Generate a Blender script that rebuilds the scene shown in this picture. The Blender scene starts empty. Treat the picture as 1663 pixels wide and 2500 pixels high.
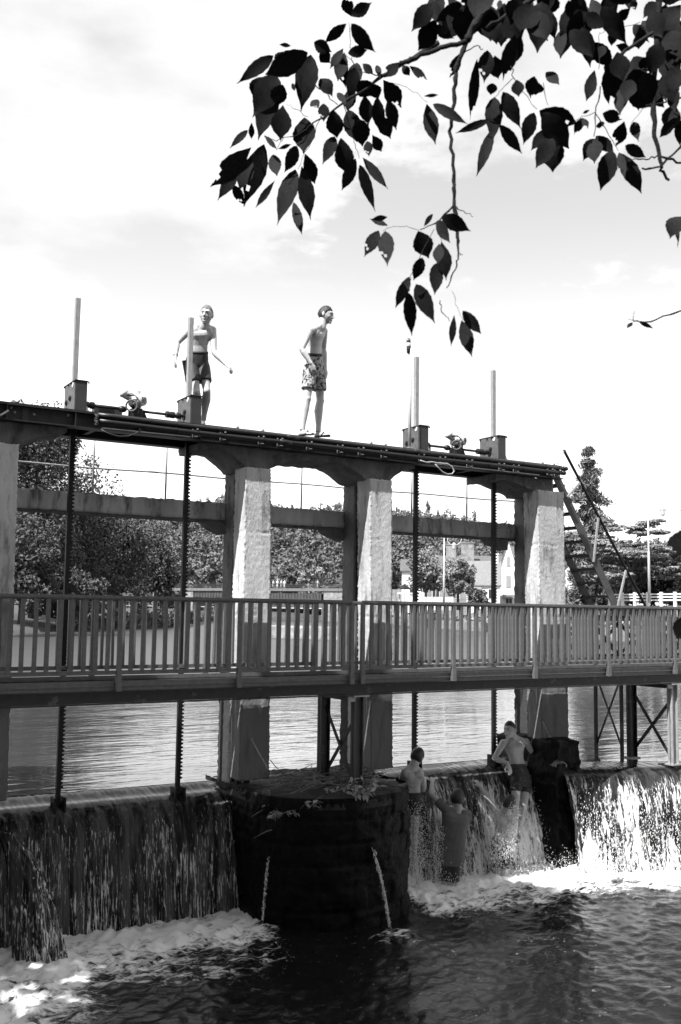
import bpy, bmesh, math, random
import numpy as np
from mathutils import Vector, Matrix

SC = bpy.context.scene
COL = SC.collection
random.seed(7)
RNG = np.random.default_rng(11)

# ------------------------------------------------------------------ camera
CAM_AZ, CAM_PITCH, CAM_ROLL = math.radians(31), math.radians(5.64), math.radians(.78)
_r0 = np.array([math.cos(CAM_AZ), -math.sin(CAM_AZ), 0]); _fh = np.array([math.sin(CAM_AZ), math.cos(CAM_AZ), 0]); _z = np.array([0, 0, 1.])
CF = math.cos(CAM_PITCH)*_fh + math.sin(CAM_PITCH)*_z
_u0 = -math.sin(CAM_PITCH)*_fh + math.cos(CAM_PITCH)*_z
CR = math.cos(CAM_ROLL)*_r0 + math.sin(CAM_ROLL)*_u0
CU = math.cos(CAM_ROLL)*_u0 - math.sin(CAM_ROLL)*_r0
FPX = 35/36*2500
cam_data = bpy.data.cameras.new('camera')
cam_data.lens = 35; cam_data.sensor_fit = 'VERTICAL'; cam_data.sensor_height = 36; cam_data.sensor_width = 24
cam_data.clip_start = .1; cam_data.clip_end = 5000
cam_data.dof.use_dof = True; cam_data.dof.focus_distance = 13.5; cam_data.dof.aperture_fstop = 9
cam = bpy.data.objects.new('camera', cam_data); COL.objects.link(cam)
cam.matrix_world = Matrix(((CR[0], CU[0], -CF[0], 0), (CR[1], CU[1], -CF[1], 0), (CR[2], CU[2], -CF[2], 0), (0, 0, 0, 1)))
SC.camera = cam

def ray(px, py): return CF + (px-831.5)/FPX*CR - (py-1250)/FPX*CU
def atY(px, py, Y): v = ray(px, py); return v*(Y/v[1])
def atZ(px, py, Z): v = ray(px, py); return v*(Z/v[2])
def atD(px, py, D): return ray(px, py)*D          # D = depth along the view axis

# ------------------------------------------------------------------ world, sun, exposure
SUN = np.array([-.64, -.26, 1.0]); SUN /= np.linalg.norm(SUN)
SKY_STRENGTH = .1
world = bpy.data.worlds.new('World'); SC.world = world; world.use_nodes = True
wn = world.node_tree.nodes; wl = world.node_tree.links
wn.clear()
def wnode(t, **k):
    n = wn.new(t)
    for a, b in k.items(): setattr(n, a, b)
    return n
w_out = wnode('ShaderNodeOutputWorld'); w_bg = wnode('ShaderNodeBackground'); w_bg.inputs[1].default_value = SKY_STRENGTH
w_sky = wnode('ShaderNodeTexSky', sky_type='NISHITA', sun_disc=False)
w_sky.sun_elevation = math.asin(SUN[2]); w_sky.sun_rotation = math.atan2(SUN[0], SUN[1])
w_sky.air_density = 1.0; w_sky.dust_density = 1.5
w_bw = wnode('ShaderNodeRGBToBW')                     # black and white film: the sky has no hue
wl.new(w_sky.outputs[0], w_bw.inputs[0])
w_tc = wnode('ShaderNodeTexCoord')
w_map = wnode('ShaderNodeMapping'); w_map.inputs['Scale'].default_value = (1, 1, 2.6); w_map.inputs['Location'].default_value = (.3, .1, .0)
wl.new(w_tc.outputs['Generated'], w_map.inputs[0])
w_n = wnode('ShaderNodeTexNoise'); w_n.inputs['Scale'].default_value = 3.1; w_n.inputs['Detail'].default_value = 7; w_n.inputs['Roughness'].default_value = .55
wl.new(w_map.outputs[0], w_n.inputs[0])
w_r = wnode('ShaderNodeMapRange'); w_r.inputs[1].default_value = .40; w_r.inputs[2].default_value = .60
w_r.inputs[3].default_value = 4.2; w_r.inputs[4].default_value = 5.7
wl.new(w_n.outputs['Fac'], w_r.inputs[0])             # lit cloud, thin to thick
# a gap in the cloud, high on the right, with a billowing lower edge
gap = ray(1330, 560); gap /= np.linalg.norm(gap)
w_dist = wnode('ShaderNodeVectorMath', operation='SUBTRACT'); w_dist.inputs[1].default_value = tuple(gap)
wl.new(w_tc.outputs['Generated'], w_dist.inputs[0])
w_sc = wnode('ShaderNodeVectorMath', operation='MULTIPLY'); w_sc.inputs[1].default_value = (4.2, 4.2, 10.5)
wl.new(w_dist.outputs[0], w_sc.inputs[0])
w_len = wnode('ShaderNodeVectorMath', operation='LENGTH'); wl.new(w_sc.outputs[0], w_len.inputs[0])
w_n2 = wnode('ShaderNodeTexNoise'); w_n2.inputs['Scale'].default_value = 7; w_n2.inputs['Detail'].default_value = 8; w_n2.inputs['Roughness'].default_value = .6
wl.new(w_map.outputs[0], w_n2.inputs[0])
w_add = wnode('ShaderNodeMath', operation='MULTIPLY_ADD'); w_add.inputs[1].default_value = 2.4
wl.new(w_n2.outputs['Fac'], w_add.inputs[0]); wl.new(w_len.outputs['Value'], w_add.inputs[2])
w_gap = wnode('ShaderNodeMapRange', interpolation_type='SMOOTHSTEP'); w_gap.inputs[1].default_value = 1.85; w_gap.inputs[2].default_value = 2.2
w_gap.inputs[3].default_value = 0.95; w_gap.inputs[4].default_value = 0.0
wl.new(w_add.outputs[0], w_gap.inputs[0])
w_skyg = wnode('ShaderNodeMath', operation='MULTIPLY_ADD'); w_skyg.inputs[1].default_value = .6; w_skyg.inputs[2].default_value = 2.6
wl.new(w_bw.outputs[0], w_skyg.inputs[0])
w_mix = wnode('ShaderNodeMix', data_type='FLOAT')
wl.new(w_gap.outputs[0], w_mix.inputs[0]); wl.new(w_r.outputs[0], w_mix.inputs[2]); wl.new(w_skyg.outputs[0], w_mix.inputs[3])
w_sep = wnode('ShaderNodeSeparateXYZ'); wl.new(w_tc.outputs['Generated'], w_sep.inputs[0])
w_hz = wnode('ShaderNodeMapRange', interpolation_type='SMOOTHSTEP'); w_hz.inputs[1].default_value = -.02; w_hz.inputs[2].default_value = .42; w_hz.inputs[3].default_value = 2.1; w_hz.inputs[4].default_value = 1.0
wl.new(w_sep.outputs['Z'], w_hz.inputs[0])              # brighter towards the horizon all round
w_mul = wnode('ShaderNodeMath', operation='MULTIPLY'); wl.new(w_mix.outputs[0], w_mul.inputs[0]); wl.new(w_hz.outputs[0], w_mul.inputs[1])
wl.new(w_mul.outputs[0], w_bg.inputs[0]); wl.new(w_bg.outputs[0], w_out.inputs[0])

sun_data = bpy.data.lights.new('sun', 'SUN'); sun_data.energy = 5.0; sun_data.angle = math.radians(.5); sun_data.color = (1, 1, 1)
sun = bpy.data.objects.new('sun', sun_data); COL.objects.link(sun)
sun.rotation_euler = Vector(-SUN).to_track_quat('-Z', 'Y').to_euler()
SC.view_settings.view_transform = 'Standard'; SC.view_settings.look = 'None'
SC.view_settings.exposure = 0.95; SC.view_settings.gamma = 1; SC.view_settings.use_curve_mapping = False
SC.render.engine = 'CYCLES'
SC.cycles.use_denoising = True
SC.cycles.max_bounces = 6; SC.cycles.transparent_max_bounces = 6
SC.cycles.caustics_reflective = False; SC.cycles.caustics_refractive = False

# ------------------------------------------------------------------ numpy noise
_perm = np.random.default_rng(3).permutation(256); _perm = np.concatenate([_perm, _perm, _perm])
_grad = np.random.default_rng(4).normal(size=(256, 3)); _grad /= np.linalg.norm(_grad, axis=1)[:, None]
def pnoise(P):
    P = np.asarray(P, float); I = np.floor(P).astype(int); Fr = P-I; I &= 255
    U = Fr*Fr*Fr*(Fr*(Fr*6-15)+10)
    out = 0
    for dx in (0, 1):
        for dy in (0, 1):
            for dz in (0, 1):
                h = _perm[_perm[_perm[(I[:, 0]+dx) & 255]+((I[:, 1]+dy) & 255)]+((I[:, 2]+dz) & 255)]
                g = _grad[h]; d = Fr-np.array([dx, dy, dz])
                w = (U[:, 0] if dx else 1-U[:, 0])*(U[:, 1] if dy else 1-U[:, 1])*(U[:, 2] if dz else 1-U[:, 2])
                out = out+w*(g*d).sum(1)
    return out*1.5
def fbm(P, oct=3, lac=2.0, gain=.5):
    P = np.asarray(P, float); s = 0; a = 1
    for k in range(oct): s = s+a*pnoise(P+17.3*k); P = P*lac; a *= gain
    return s

# ------------------------------------------------------------------ materials (all neutral: the photograph is black and white)
MATS = {}
def mat(name, v, rough=.7, var=.0, vscale=6., bump=0., bscale=40., spec=.5, metal=0., stretch=(1, 1, 1), dirt=None, dscale=3., coord='Object', hard=False):
    """v base grey; var = relative light/dark mottling; dirt = (grey, amount) for stains with a shape of their own"""
    if name in MATS: return MATS[name]
    m = bpy.data.materials.new(name); m.use_nodes = True; N = m.node_tree.nodes; L = m.node_tree.links
    b = N['Principled BSDF']
    b.inputs['Base Color'].default_value = (v, v, v, 1); b.inputs['Roughness'].default_value = rough
    b.inputs['Metallic'].default_value = metal; b.inputs['Specular IOR Level'].default_value = spec
    tc = N.new('ShaderNodeTexCoord'); mp = N.new('ShaderNodeMapping'); mp.inputs['Scale'].default_value = stretch
    L.new(tc.outputs[coord], mp.inputs[0])
    col = None
    if var or dirt:
        n = N.new('ShaderNodeTexNoise'); n.inputs['Scale'].default_value = vscale; n.inputs['Detail'].default_value = 8; n.inputs['Roughness'].default_value = .65
        L.new(mp.outputs[0], n.inputs[0])
        r = N.new('ShaderNodeMapRange'); r.inputs[1].default_value = .3; r.inputs[2].default_value = .7
        r.inputs[3].default_value = v*(1-var); r.inputs[4].default_value = v*(1+var); L.new(n.outputs['Fac'], r.inputs[0])
        col = r.outputs[0]
    if dirt:
        n2 = N.new('ShaderNodeTexNoise'); n2.inputs['Scale'].default_value = dscale; n2.inputs['Detail'].default_value = 9; n2.inputs['Roughness'].default_value = .7
        mp2 = N.new('ShaderNodeMapping'); mp2.inputs['Scale'].default_value = stretch; mp2.inputs['Location'].default_value = (3.7, 1.1, 8.2); L.new(tc.outputs[coord], mp2.inputs[0]); L.new(mp2.outputs[0], n2.inputs[0])
        r2 = N.new('ShaderNodeMapRange'); c = 1-dirt[1]; r2.inputs[1].default_value = .32+.4*c; r2.inputs[2].default_value = (.36 if hard else .46)+.4*c; L.new(n2.outputs['Fac'], r2.inputs[0])
        mx = N.new('ShaderNodeMix'); mx.data_type = 'FLOAT'; L.new(r2.outputs[0], mx.inputs[0]); L.new(col, mx.inputs[2]); mx.inputs[3].default_value = dirt[0]
        col = mx.outputs[0]
    if col is not None: L.new(col, b.inputs['Base Color'])
    if bump:
        n3 = N.new('ShaderNodeTexNoise'); n3.inputs['Scale'].default_value = bscale; n3.inputs['Detail'].default_value = 6; n3.inputs['Roughness'].default_value = .7
        L.new(mp.outputs[0], n3.inputs[0])
        bp = N.new('ShaderNodeBump'); bp.inputs['Strength'].default_value = bump; bp.inputs['Distance'].default_value = .02
        L.new(n3.outputs['Fac'], bp.inputs['Height']); L.new(bp.outputs[0], b.inputs['Normal'])
    MATS[name] = m
    return m
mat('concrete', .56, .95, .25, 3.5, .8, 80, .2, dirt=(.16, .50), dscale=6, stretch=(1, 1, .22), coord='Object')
def shade_stain_below(name, z0, grey, spread=.9):
    """shade under the footbridge and wet stain, put into the colour below a ragged edge"""
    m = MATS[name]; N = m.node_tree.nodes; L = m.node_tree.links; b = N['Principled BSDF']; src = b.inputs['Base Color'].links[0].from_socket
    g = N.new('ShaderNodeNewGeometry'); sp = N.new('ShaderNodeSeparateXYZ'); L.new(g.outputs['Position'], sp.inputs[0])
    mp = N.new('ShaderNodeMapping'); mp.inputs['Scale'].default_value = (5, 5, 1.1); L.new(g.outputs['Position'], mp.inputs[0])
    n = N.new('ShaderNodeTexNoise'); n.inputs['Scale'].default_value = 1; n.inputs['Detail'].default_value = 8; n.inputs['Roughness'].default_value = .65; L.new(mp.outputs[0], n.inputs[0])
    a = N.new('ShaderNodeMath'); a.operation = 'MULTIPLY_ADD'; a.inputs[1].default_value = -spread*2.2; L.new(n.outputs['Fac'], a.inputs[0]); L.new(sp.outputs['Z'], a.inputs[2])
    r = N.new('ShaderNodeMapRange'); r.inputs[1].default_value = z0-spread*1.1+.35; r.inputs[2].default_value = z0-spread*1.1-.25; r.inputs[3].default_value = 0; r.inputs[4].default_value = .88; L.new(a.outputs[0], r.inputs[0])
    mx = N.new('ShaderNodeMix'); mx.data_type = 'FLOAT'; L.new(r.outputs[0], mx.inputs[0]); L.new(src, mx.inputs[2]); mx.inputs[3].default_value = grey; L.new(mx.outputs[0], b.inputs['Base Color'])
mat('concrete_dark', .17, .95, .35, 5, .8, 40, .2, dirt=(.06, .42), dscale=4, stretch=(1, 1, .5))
shade_stain_below('concrete', -.85, .13); shade_stain_below('concrete_dark', -.6, .035)  # lower columns darkened in colour for the footbridge's shade, besides wet stain
mat('concrete_smooth', .50, .9, .12, 3, .25, 30, .2, dirt=(.2, .18), dscale=4, stretch=(1.5, 1.5, .25))
mat('paint_steel', .022, .5, .35, 14, .15, 50, .4, dirt=(.022, .25), dscale=9)
mat('paint_rail', .11, .5, .25, 18, .1, 60, .45, dirt=(.035, .22), dscale=14)
mat('paint_dark', .02, .5, .35, 10, .1, 40, .4, dirt=(.075, .30), dscale=7, hard=True)
mat('black_steel', .010, .6, .4, 16, .2, 60, .3)
mat('rubber_pipe', .018, .38, .3, 30, .12, 90, .5)
mat('galvanised', .30, .5, .25, 25, .1, 60, .5, dirt=(.22, .35), dscale=30, stretch=(1, 1, .4), hard=True)
mat('box_face', .10, .55, .35, 22, .15, 60, .4, dirt=(.34, .22), dscale=26, hard=True)
mat('box_side', .045, .45, .15, 8, .05, 40, .4)
mat('white_paint', .72, .35, .06, 10, .0, 10, .5)
mat('pale_metal', .55, .4, .15, 20)
mat('cable', .35, .5, .1)
mat('dark_cable', .04, .5, .1)
mat('lamp_glass', .12, .1, .3, 30, 0, 1, .8)
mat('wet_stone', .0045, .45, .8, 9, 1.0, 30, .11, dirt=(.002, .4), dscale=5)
mat('mossy_stone', .02, .8, .6, 9, 1.0, 22, .3)
mat('debris', .10, .9, .6, 14, .6, 30)
mat('twig_wood', .17, .9, .4, 20, .4, 40)
mat('bark', .005, .9, .4, 18, .6, 30)
mat('weathered_wood', .17, .85, .4, 12, .5, 30, .2, stretch=(.2, 1, 1))
mat('skin', .45, .5, .16, 9, .12, 45, .35)
mat('skin_tan', .40, .48, .12, 12, .05, 60, .4)
mat('lip', .24, .5, .1)
mat('eye', .03, .3)
mat('hair_light', .16, .6, .5, 60, .5, 120)
mat('hair_dark', .018, .4, .4, 60, .4, 120)
mat('shorts_black', .022, .6, .4, 20, .3, 25)
mat('shirt', .12, .75, .12, 8, .45, 14, .2)
mat('waistband', .03, .8, .2)
mat('pattern_shorts', .40, .8, .3, 25, .2, 20, .2, dirt=(.02, .56), dscale=24, hard=True)
mat('camo_shorts', .035, .7, .4, 20, .2, 20, .2, dirt=(.085, .42), dscale=18, hard=True)
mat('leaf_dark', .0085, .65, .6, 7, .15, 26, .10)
mat('leaf_small', .17, .6, .4, 9)
mat('foliage_left', .072, .8, .45, .35, coord='Object')
mat('foliage_mid', .16, .8, .4, .35)
mat('foliage_bright', .22, .8, .35, .5)
mat('foliage_hill', .12, .8, .45, .05)
mat('foliage_conifer', .13, .8, .4, .4)
mat('tree_bark', .07, .9, .4, 2)
mat('soil', .09, .95, .5, 1.5, .5, 6)
mat('grass', .12, .95, .5, 1.5, .6, 6)
mat('hill_ground', .06, .95, .4, .05)
mat('render_wall', .75, .9, .06, 1.2)
mat('stone_wall', .24, .95, .5, 1.4, .8, 3)
mat('slate', .10, .7, .25, 2.5, .3, 6)
mat('slate_light', .17, .7, .2, 2.5, .3, 6)
mat('window_glass', .05, .1, .1, 1)
mat('shutter', .30, .6, .1, 3)
mat('stair_paint', .075, .6, .25, 9, .1, 40, .3, dirt=(.08, .4), dscale=12)
mat('bridge_steel', .06, .6, .3, 1)
mat('white_wood', .70, .7, .1, 2)
mat('parasol_cloth', .62, .8, .08, 1)
mat('far_cloth', .4, .8, .2, 2)
mat('badge', .80, .5)
mat('badge_ink', .04, .6)
mat('gate_plate', .008, .5, .5, 8, .5, 20, .4)

# ------------------------------------------------------------------ mesh builder
class MB:
    def __init__(s): s.v = []; s.f = []
    def add(s, vs, fs):
        k = len(s.v); s.v += [tuple(map(float, p)) for p in vs]; s.f += [tuple(i+k for i in f) for f in fs]; return s
    def box(s, x0, x1, y0, y1, z0, z1):
        return s.add([(x0, y0, z0), (x1, y0, z0), (x1, y1, z0), (x0, y1, z0), (x0, y0, z1), (x1, y0, z1), (x1, y1, z1), (x0, y1, z1)],
                     [(3, 2, 1, 0), (4, 5, 6, 7), (0, 1, 5, 4), (1, 2, 6, 5), (2, 3, 7, 6), (3, 0, 4, 7)])
    def bar(s, p, q, w, t, up=(0, 0, 1)):
        p = np.array(p, float); q = np.array(q, float); d = q-p; d /= np.linalg.norm(d)
        a = np.cross(d, up)
        if np.linalg.norm(a) < 1e-6: a = np.cross(d, (1, 0, 0))
        a /= np.linalg.norm(a); b = np.cross(a, d); a = a*w/2; b = b*t/2
        vs = [p-a-b, p+a-b, p+a+b, p-a+b, q-a-b, q+a-b, q+a+b, q-a+b]
        return s.add(vs, [(3, 2, 1, 0), (4, 5, 6, 7), (0, 1, 5, 4), (1, 2, 6, 5), (2, 3, 7, 6), (3, 0, 4, 7)])
    def tube(s, pts, r, seg=8, ell=None):
        pts = [np.array(p, float) for p in pts]; n = len(pts)
        rs = [r]*n if np.isscalar(r) else list(r)
        d0 = pts[1]-pts[0]; ref = np.array([0, 0, 1.]) if abs(d0[2]) < .9*np.linalg.norm(d0) else np.array([1., 0, 0])
        vs = []
        a = None
        for i in range(n):
            d = pts[min(i+1, n-1)]-pts[max(i-1, 0)]; d = d/(np.linalg.norm(d)+1e-12)
            if a is None: a = np.cross(d, ref)
            a = a-d*(a@d); a /= np.linalg.norm(a)+1e-12; b = np.cross(d, a)
            for k in range(seg):
                t = 2*math.pi*k/seg; vs.append(pts[i]+rs[i]*(math.cos(t)*a+math.sin(t)*b))
        fs = [(i*seg+k, i*seg+(k+1) % seg, (i+1)*seg+(k+1) % seg, (i+1)*seg+k) for i in range(n-1) for k in range(seg)]
        fs += [tuple(range(seg-1, -1, -1)), tuple((n-1)*seg+k for k in range(seg))]
        return s.add(vs, fs)
    def lathe(s, c, axis, prof, seg=14):
        c = np.array(c, float); ax = np.array(axis, float); ax /= np.linalg.norm(ax)
        return s.tube([c+ax*h for h, r in prof], [max(r, 1e-4) for h, r in prof], seg)
    def ball(s, c, r, seg=10, rings=7, ax=None):
        c = np.array(c, float); r = np.array([r]*3 if np.isscalar(r) else r, float)
        A = np.eye(3) if ax is None else np.array(ax, float)
        vs = [c+A.T@(r*np.array([0, 0, 1.]))]
        for i in range(1, rings):
            t = math.pi*i/rings
            for k in range(seg):
                p = 2*math.pi*k/seg; vs.append(c+A.T@(r*np.array([math.sin(t)*math.cos(p), math.sin(t)*math.sin(p), math.cos(t)])))
        vs.append(c+A.T@(r*np.array([0, 0, -1.])))
        fs = [(0, 1+k, 1+(k+1) % seg) for k in range(seg)]
        for i in range(rings-2):
            for k in range(seg): fs.append((1+i*seg+k, 1+(i+1)*seg+k, 1+(i+1)*seg+(k+1) % seg, 1+i*seg+(k+1) % seg))
        e = len(vs)-1; b = 1+(rings-2)*seg
        fs += [(e, b+(k+1) % seg, b+k) for k in range(seg)]
        return s.add(vs, fs)
    def loft(s, rings):
        m = len(rings[0]); vs = [p for r in rings for p in r]; n = len(rings)
        fs = [(i*m+k, i*m+(k+1) % m, (i+1)*m+(k+1) % m, (i+1)*m+k) for i in range(n-1) for k in range(m)]
        fs += [tuple(range(m-1, -1, -1)), tuple((n-1)*m+k for k in range(m))]
        return s.add(vs, fs)
    def prism(s, poly, y0, y1):
        """poly in (x, z), extruded along Y"""
        n = len(poly); vs = [(x, y0, z) for x, z in poly]+[(x, y1, z) for x, z in poly]
        return s.add(vs, [tuple(range(n)), tuple(range(2*n-1, n-1, -1))]+[(k, k+n, (k+1) % n+n, (k+1) % n) for k in range(n)])
    def build(s, name, m, parent=None, smooth=False, bevel=0., kind=None, fix=True):
        me = bpy.data.meshes.new(name); off = np.array(parent_loc(parent))
        me.from_pydata([tuple(np.array(p)-off) for p in s.v], [], s.f)
        if fix:
            bm = bmesh.new(); bm.from_mesh(me); bmesh.ops.recalc_face_normals(bm, faces=bm.faces); bm.to_mesh(me); bm.free()
        me.materials.append(MATS[m] if isinstance(m, str) else m)
        if smooth: me.polygons.foreach_set('use_smooth', [True]*len(me.polygons))
        return link(name, me, parent, bevel, kind)
def parent_loc(o):
    x = np.zeros(3)
    while o is not None: x = x+np.array(o.location); o = o.parent
    return x
def link(name, me, parent=None, bevel=0., kind=None):
    o = bpy.data.objects.new(name, me); COL.objects.link(o)
    if parent is not None: o.parent = parent
    if bevel:
        b = o.modifiers.new('bevel', 'BEVEL'); b.width = bevel; b.segments = 2; b.limit_method = 'ANGLE'
    if kind: o['kind'] = kind
    return o
def tag(o, label=None, cat=None, group=None, kind=None):
    if label: o['label'] = label
    if cat: o['category'] = cat
    if group: o['group'] = group
    if kind: o['kind'] = kind
    return o
def thing(name, loc, label, cat, group=None):
    o = bpy.data.objects.new(name, None); o.empty_display_size = .2; COL.objects.link(o); o.location = tuple(float(x) for x in loc)
    return tag(o, label, cat, group)
def mesh_np(name, V, Fq, m, parent=None, smooth=False, kind=None, uv=None):
    """fast quad/tri mesh from arrays"""
    me = bpy.data.meshes.new(name); V = np.asarray(V, np.float32)-parent_loc(parent).astype(np.float32); Fq = np.asarray(Fq, np.int32)
    n, k = Fq.shape
    me.vertices.add(len(V)); me.vertices.foreach_set('co', V.ravel())
    me.loops.add(n*k); me.loops.foreach_set('vertex_index', Fq.ravel())
    me.polygons.add(n); me.polygons.foreach_set('loop_start', np.arange(n, dtype=np.int32)*k)
    if smooth: me.polygons.foreach_set('use_smooth', np.ones(n, bool))
    me.update(calc_edges=True); me.validate()
    me.materials.append(MATS[m] if isinstance(m, str) else m)
    return link(name, me, parent, 0, kind)
def grid_faces(nu, nv):
    i = np.arange(nu-1)[:, None]*nv+np.arange(nv-1)[None, :]
    return np.stack([i, i+nv, i+nv+1, i+1], -1).reshape(-1, 4)
def rough_box(name, m, parent, fn, L, step=.035, amp=.006, freq=9., amp2=.004, smooth=True, kind=None, edge=.0, joints=()):
    """box of size L=(lx,ly,lz) as one closed grid surface; fn maps unit coords (n,3) to world; displaced by 3-D noise"""
    nx, ny, nz = [max(2, int(round(l/step))+1) for l in L]
    idx = {}; V = []; F = []
    def vid(i, j, k):
        key = (i, j, k)
        if key not in idx: idx[key] = len(V); V.append((i/(nx-1), j/(ny-1), k/(nz-1)))
        return idx[key]
    for k in (0, nz-1):
        for i in range(nx-1):
            for j in range(ny-1):
                q = [vid(i, j, k), vid(i+1, j, k), vid(i+1, j+1, k), vid(i, j+1, k)]; F.append(q if k else q[::-1])
    for j in (0, ny-1):
        for i in range(nx-1):
            for k in range(nz-1):
                q = [vid(i, j, k), vid(i+1, j, k), vid(i+1, j, k+1), vid(i, j, k+1)]; F.append(q[::-1] if j else q)
    for i in (0, nx-1):
        for j in range(ny-1):
            for k in range(nz-1):
                q = [vid(i, j, k), vid(i, j+1, k), vid(i, j+1, k+1), vid(i, j, k+1)]; F.append(q if i else q[::-1])
    U = np.array(V); P = fn(U)
    c = P.mean(0)
    D = np.stack([fbm(P*freq+9.1*t, 3) for t in range(3)], 1)*amp + np.stack([pnoise(P*freq*4+3.3*t) for t in range(3)], 1)*amp2
    if edge:    # worn, chipped arrises
        e = ((np.abs(U-.5) > .499).sum(1) >= 2); D[e] += (np.random.default_rng(5).normal(size=(e.sum(), 3))*edge)
    for zj, dep in joints:      # pour joints and cracks: ragged recessed lines round the member
        g = np.exp(-((P[:, 2]-zj-.03*pnoise(P*5)-.01*pnoise(P*17))/.014)**2)*np.clip(.45+1.6*pnoise(P*3.1+zj), 0, 1); D[:, 0] -= np.sign(P[:, 0]-c[0])*dep*g; D[:, 1] -= np.sign(P[:, 1]-c[1])*dep*g
    P = P+D
    return mesh_np(name, P, F, m, parent, smooth, kind)
def cards(C, size, rng, flat=0., aspect=1.5, N=None, droop=0.):
    """leaf-sized quads at points C; returns V, F"""
    n = len(C); a = rng.normal(size=(n, 3))
    if N is not None: a = a*.75+N
    a[:, 2] *= (1+flat); a /= np.linalg.norm(a, axis=1)[:, None]
    b = np.cross(a, rng.normal(size=(n, 3))); b /= np.linalg.norm(b, axis=1)[:, None]; c = np.cross(a, b)
    s = (size*rng.uniform(.6, 1.35, n))[:, None] if np.isscalar(size) else size[:, None]
    b = b*s*.5*aspect; c = c*s*.5
    V = np.stack([C-b, C-c*.9+b*.1, C+b, C+c*.9-b*.1], 1).reshape(-1, 3)
    return V, np.arange(4*n).reshape(n, 4)
# ================================================================== THE SETTING
ZU, ZL = -2.22, -3.68            # upper river, lower pool
def water_mat(name, v, rough, bump, sx, sy, dist, foam=False, ior=1.33):
    m = bpy.data.materials.new(name); m.use_nodes = True; N = m.node_tree.nodes; L = m.node_tree.links; b = N['Principled BSDF']
    b.inputs['Base Color'].default_value = (v, v, v, 1); b.inputs['Roughness'].default_value = rough; b.inputs['IOR'].default_value = ior
    tc = N.new('ShaderNodeTexCoord'); mp = N.new('ShaderNodeMapping'); mp.inputs['Scale'].default_value = (sx, sy, 1); mp.inputs['Rotation'].default_value = (0, 0, .5)
    L.new(tc.outputs['Object'], mp.inputs[0])
    n = N.new('ShaderNodeTexNoise'); n.inputs['Scale'].default_value = 1; n.inputs['Detail'].default_value = 3; n.inputs['Roughness'].default_value = .5; n.inputs['Distortion'].default_value = .4
    L.new(mp.outputs[0], n.inputs[0])
    n2 = N.new('ShaderNodeTexNoise'); n2.inputs['Scale'].default_value = .25; n2.inputs['Detail'].default_value = 2; L.new(mp.outputs[0], n2.inputs[0])
    ad = N.new('ShaderNodeMath'); ad.operation = 'MULTIPLY_ADD'; ad.inputs[1].default_value = 2.0; L.new(n2.outputs['Fac'], ad.inputs[0]); L.new(n.outputs['Fac'], ad.inputs[2])
    n4 = N.new('ShaderNodeTexNoise'); n4.inputs['Scale'].default_value = .05; n4.inputs['Detail'].default_value = 4; n4.inputs['Roughness'].default_value = .6; L.new(mp.outputs[0], n4.inputs[0])
    ad2 = N.new('ShaderNodeMath'); ad2.operation = 'MULTIPLY_ADD'; ad2.inputs[1].default_value = 4.0; L.new(n4.outputs['Fac'], ad2.inputs[0]); L.new(ad.outputs[0], ad2.inputs[2]); ad = ad2
    bp = N.new('ShaderNodeBump'); bp.inputs['Strength'].default_value = bump; bp.inputs['Distance'].default_value = dist
    L.new(ad.outputs[0], bp.inputs['Height']); L.new(bp.outputs[0], b.inputs['Normal'])
    MATS[name] = m
    return m
m = water_mat('river_water', .04, .20, 1.0, 2.0, 6.5, .016, ior=1.62)
def calm_near_dam(m):
    """the water glides smooth towards the weir and is ruffled by the wind farther out"""
    N = m.node_tree.nodes; L = m.node_tree.links; g = N.new('ShaderNodeNewGeometry'); s = N.new('ShaderNodeSeparateXYZ'); L.new(g.outputs['Position'], s.inputs[0])
    for a, b, sock in ((.05, .40, N['Principled BSDF'].inputs['Roughness']), (.0055, .030, [n for n in N if n.type == 'BUMP'][0].inputs['Distance'])):
        r = N.new('ShaderNodeMapRange'); r.interpolation_type = 'SMOOTHSTEP'; r.inputs[1].default_value = 15; r.inputs[2].default_value = 40; r.inputs[3].default_value = a; r.inputs[4].default_value = b; L.new(s.outputs['Y'], r.inputs[0]); L.new(r.outputs[0], sock)
calm_near_dam(m)

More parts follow.
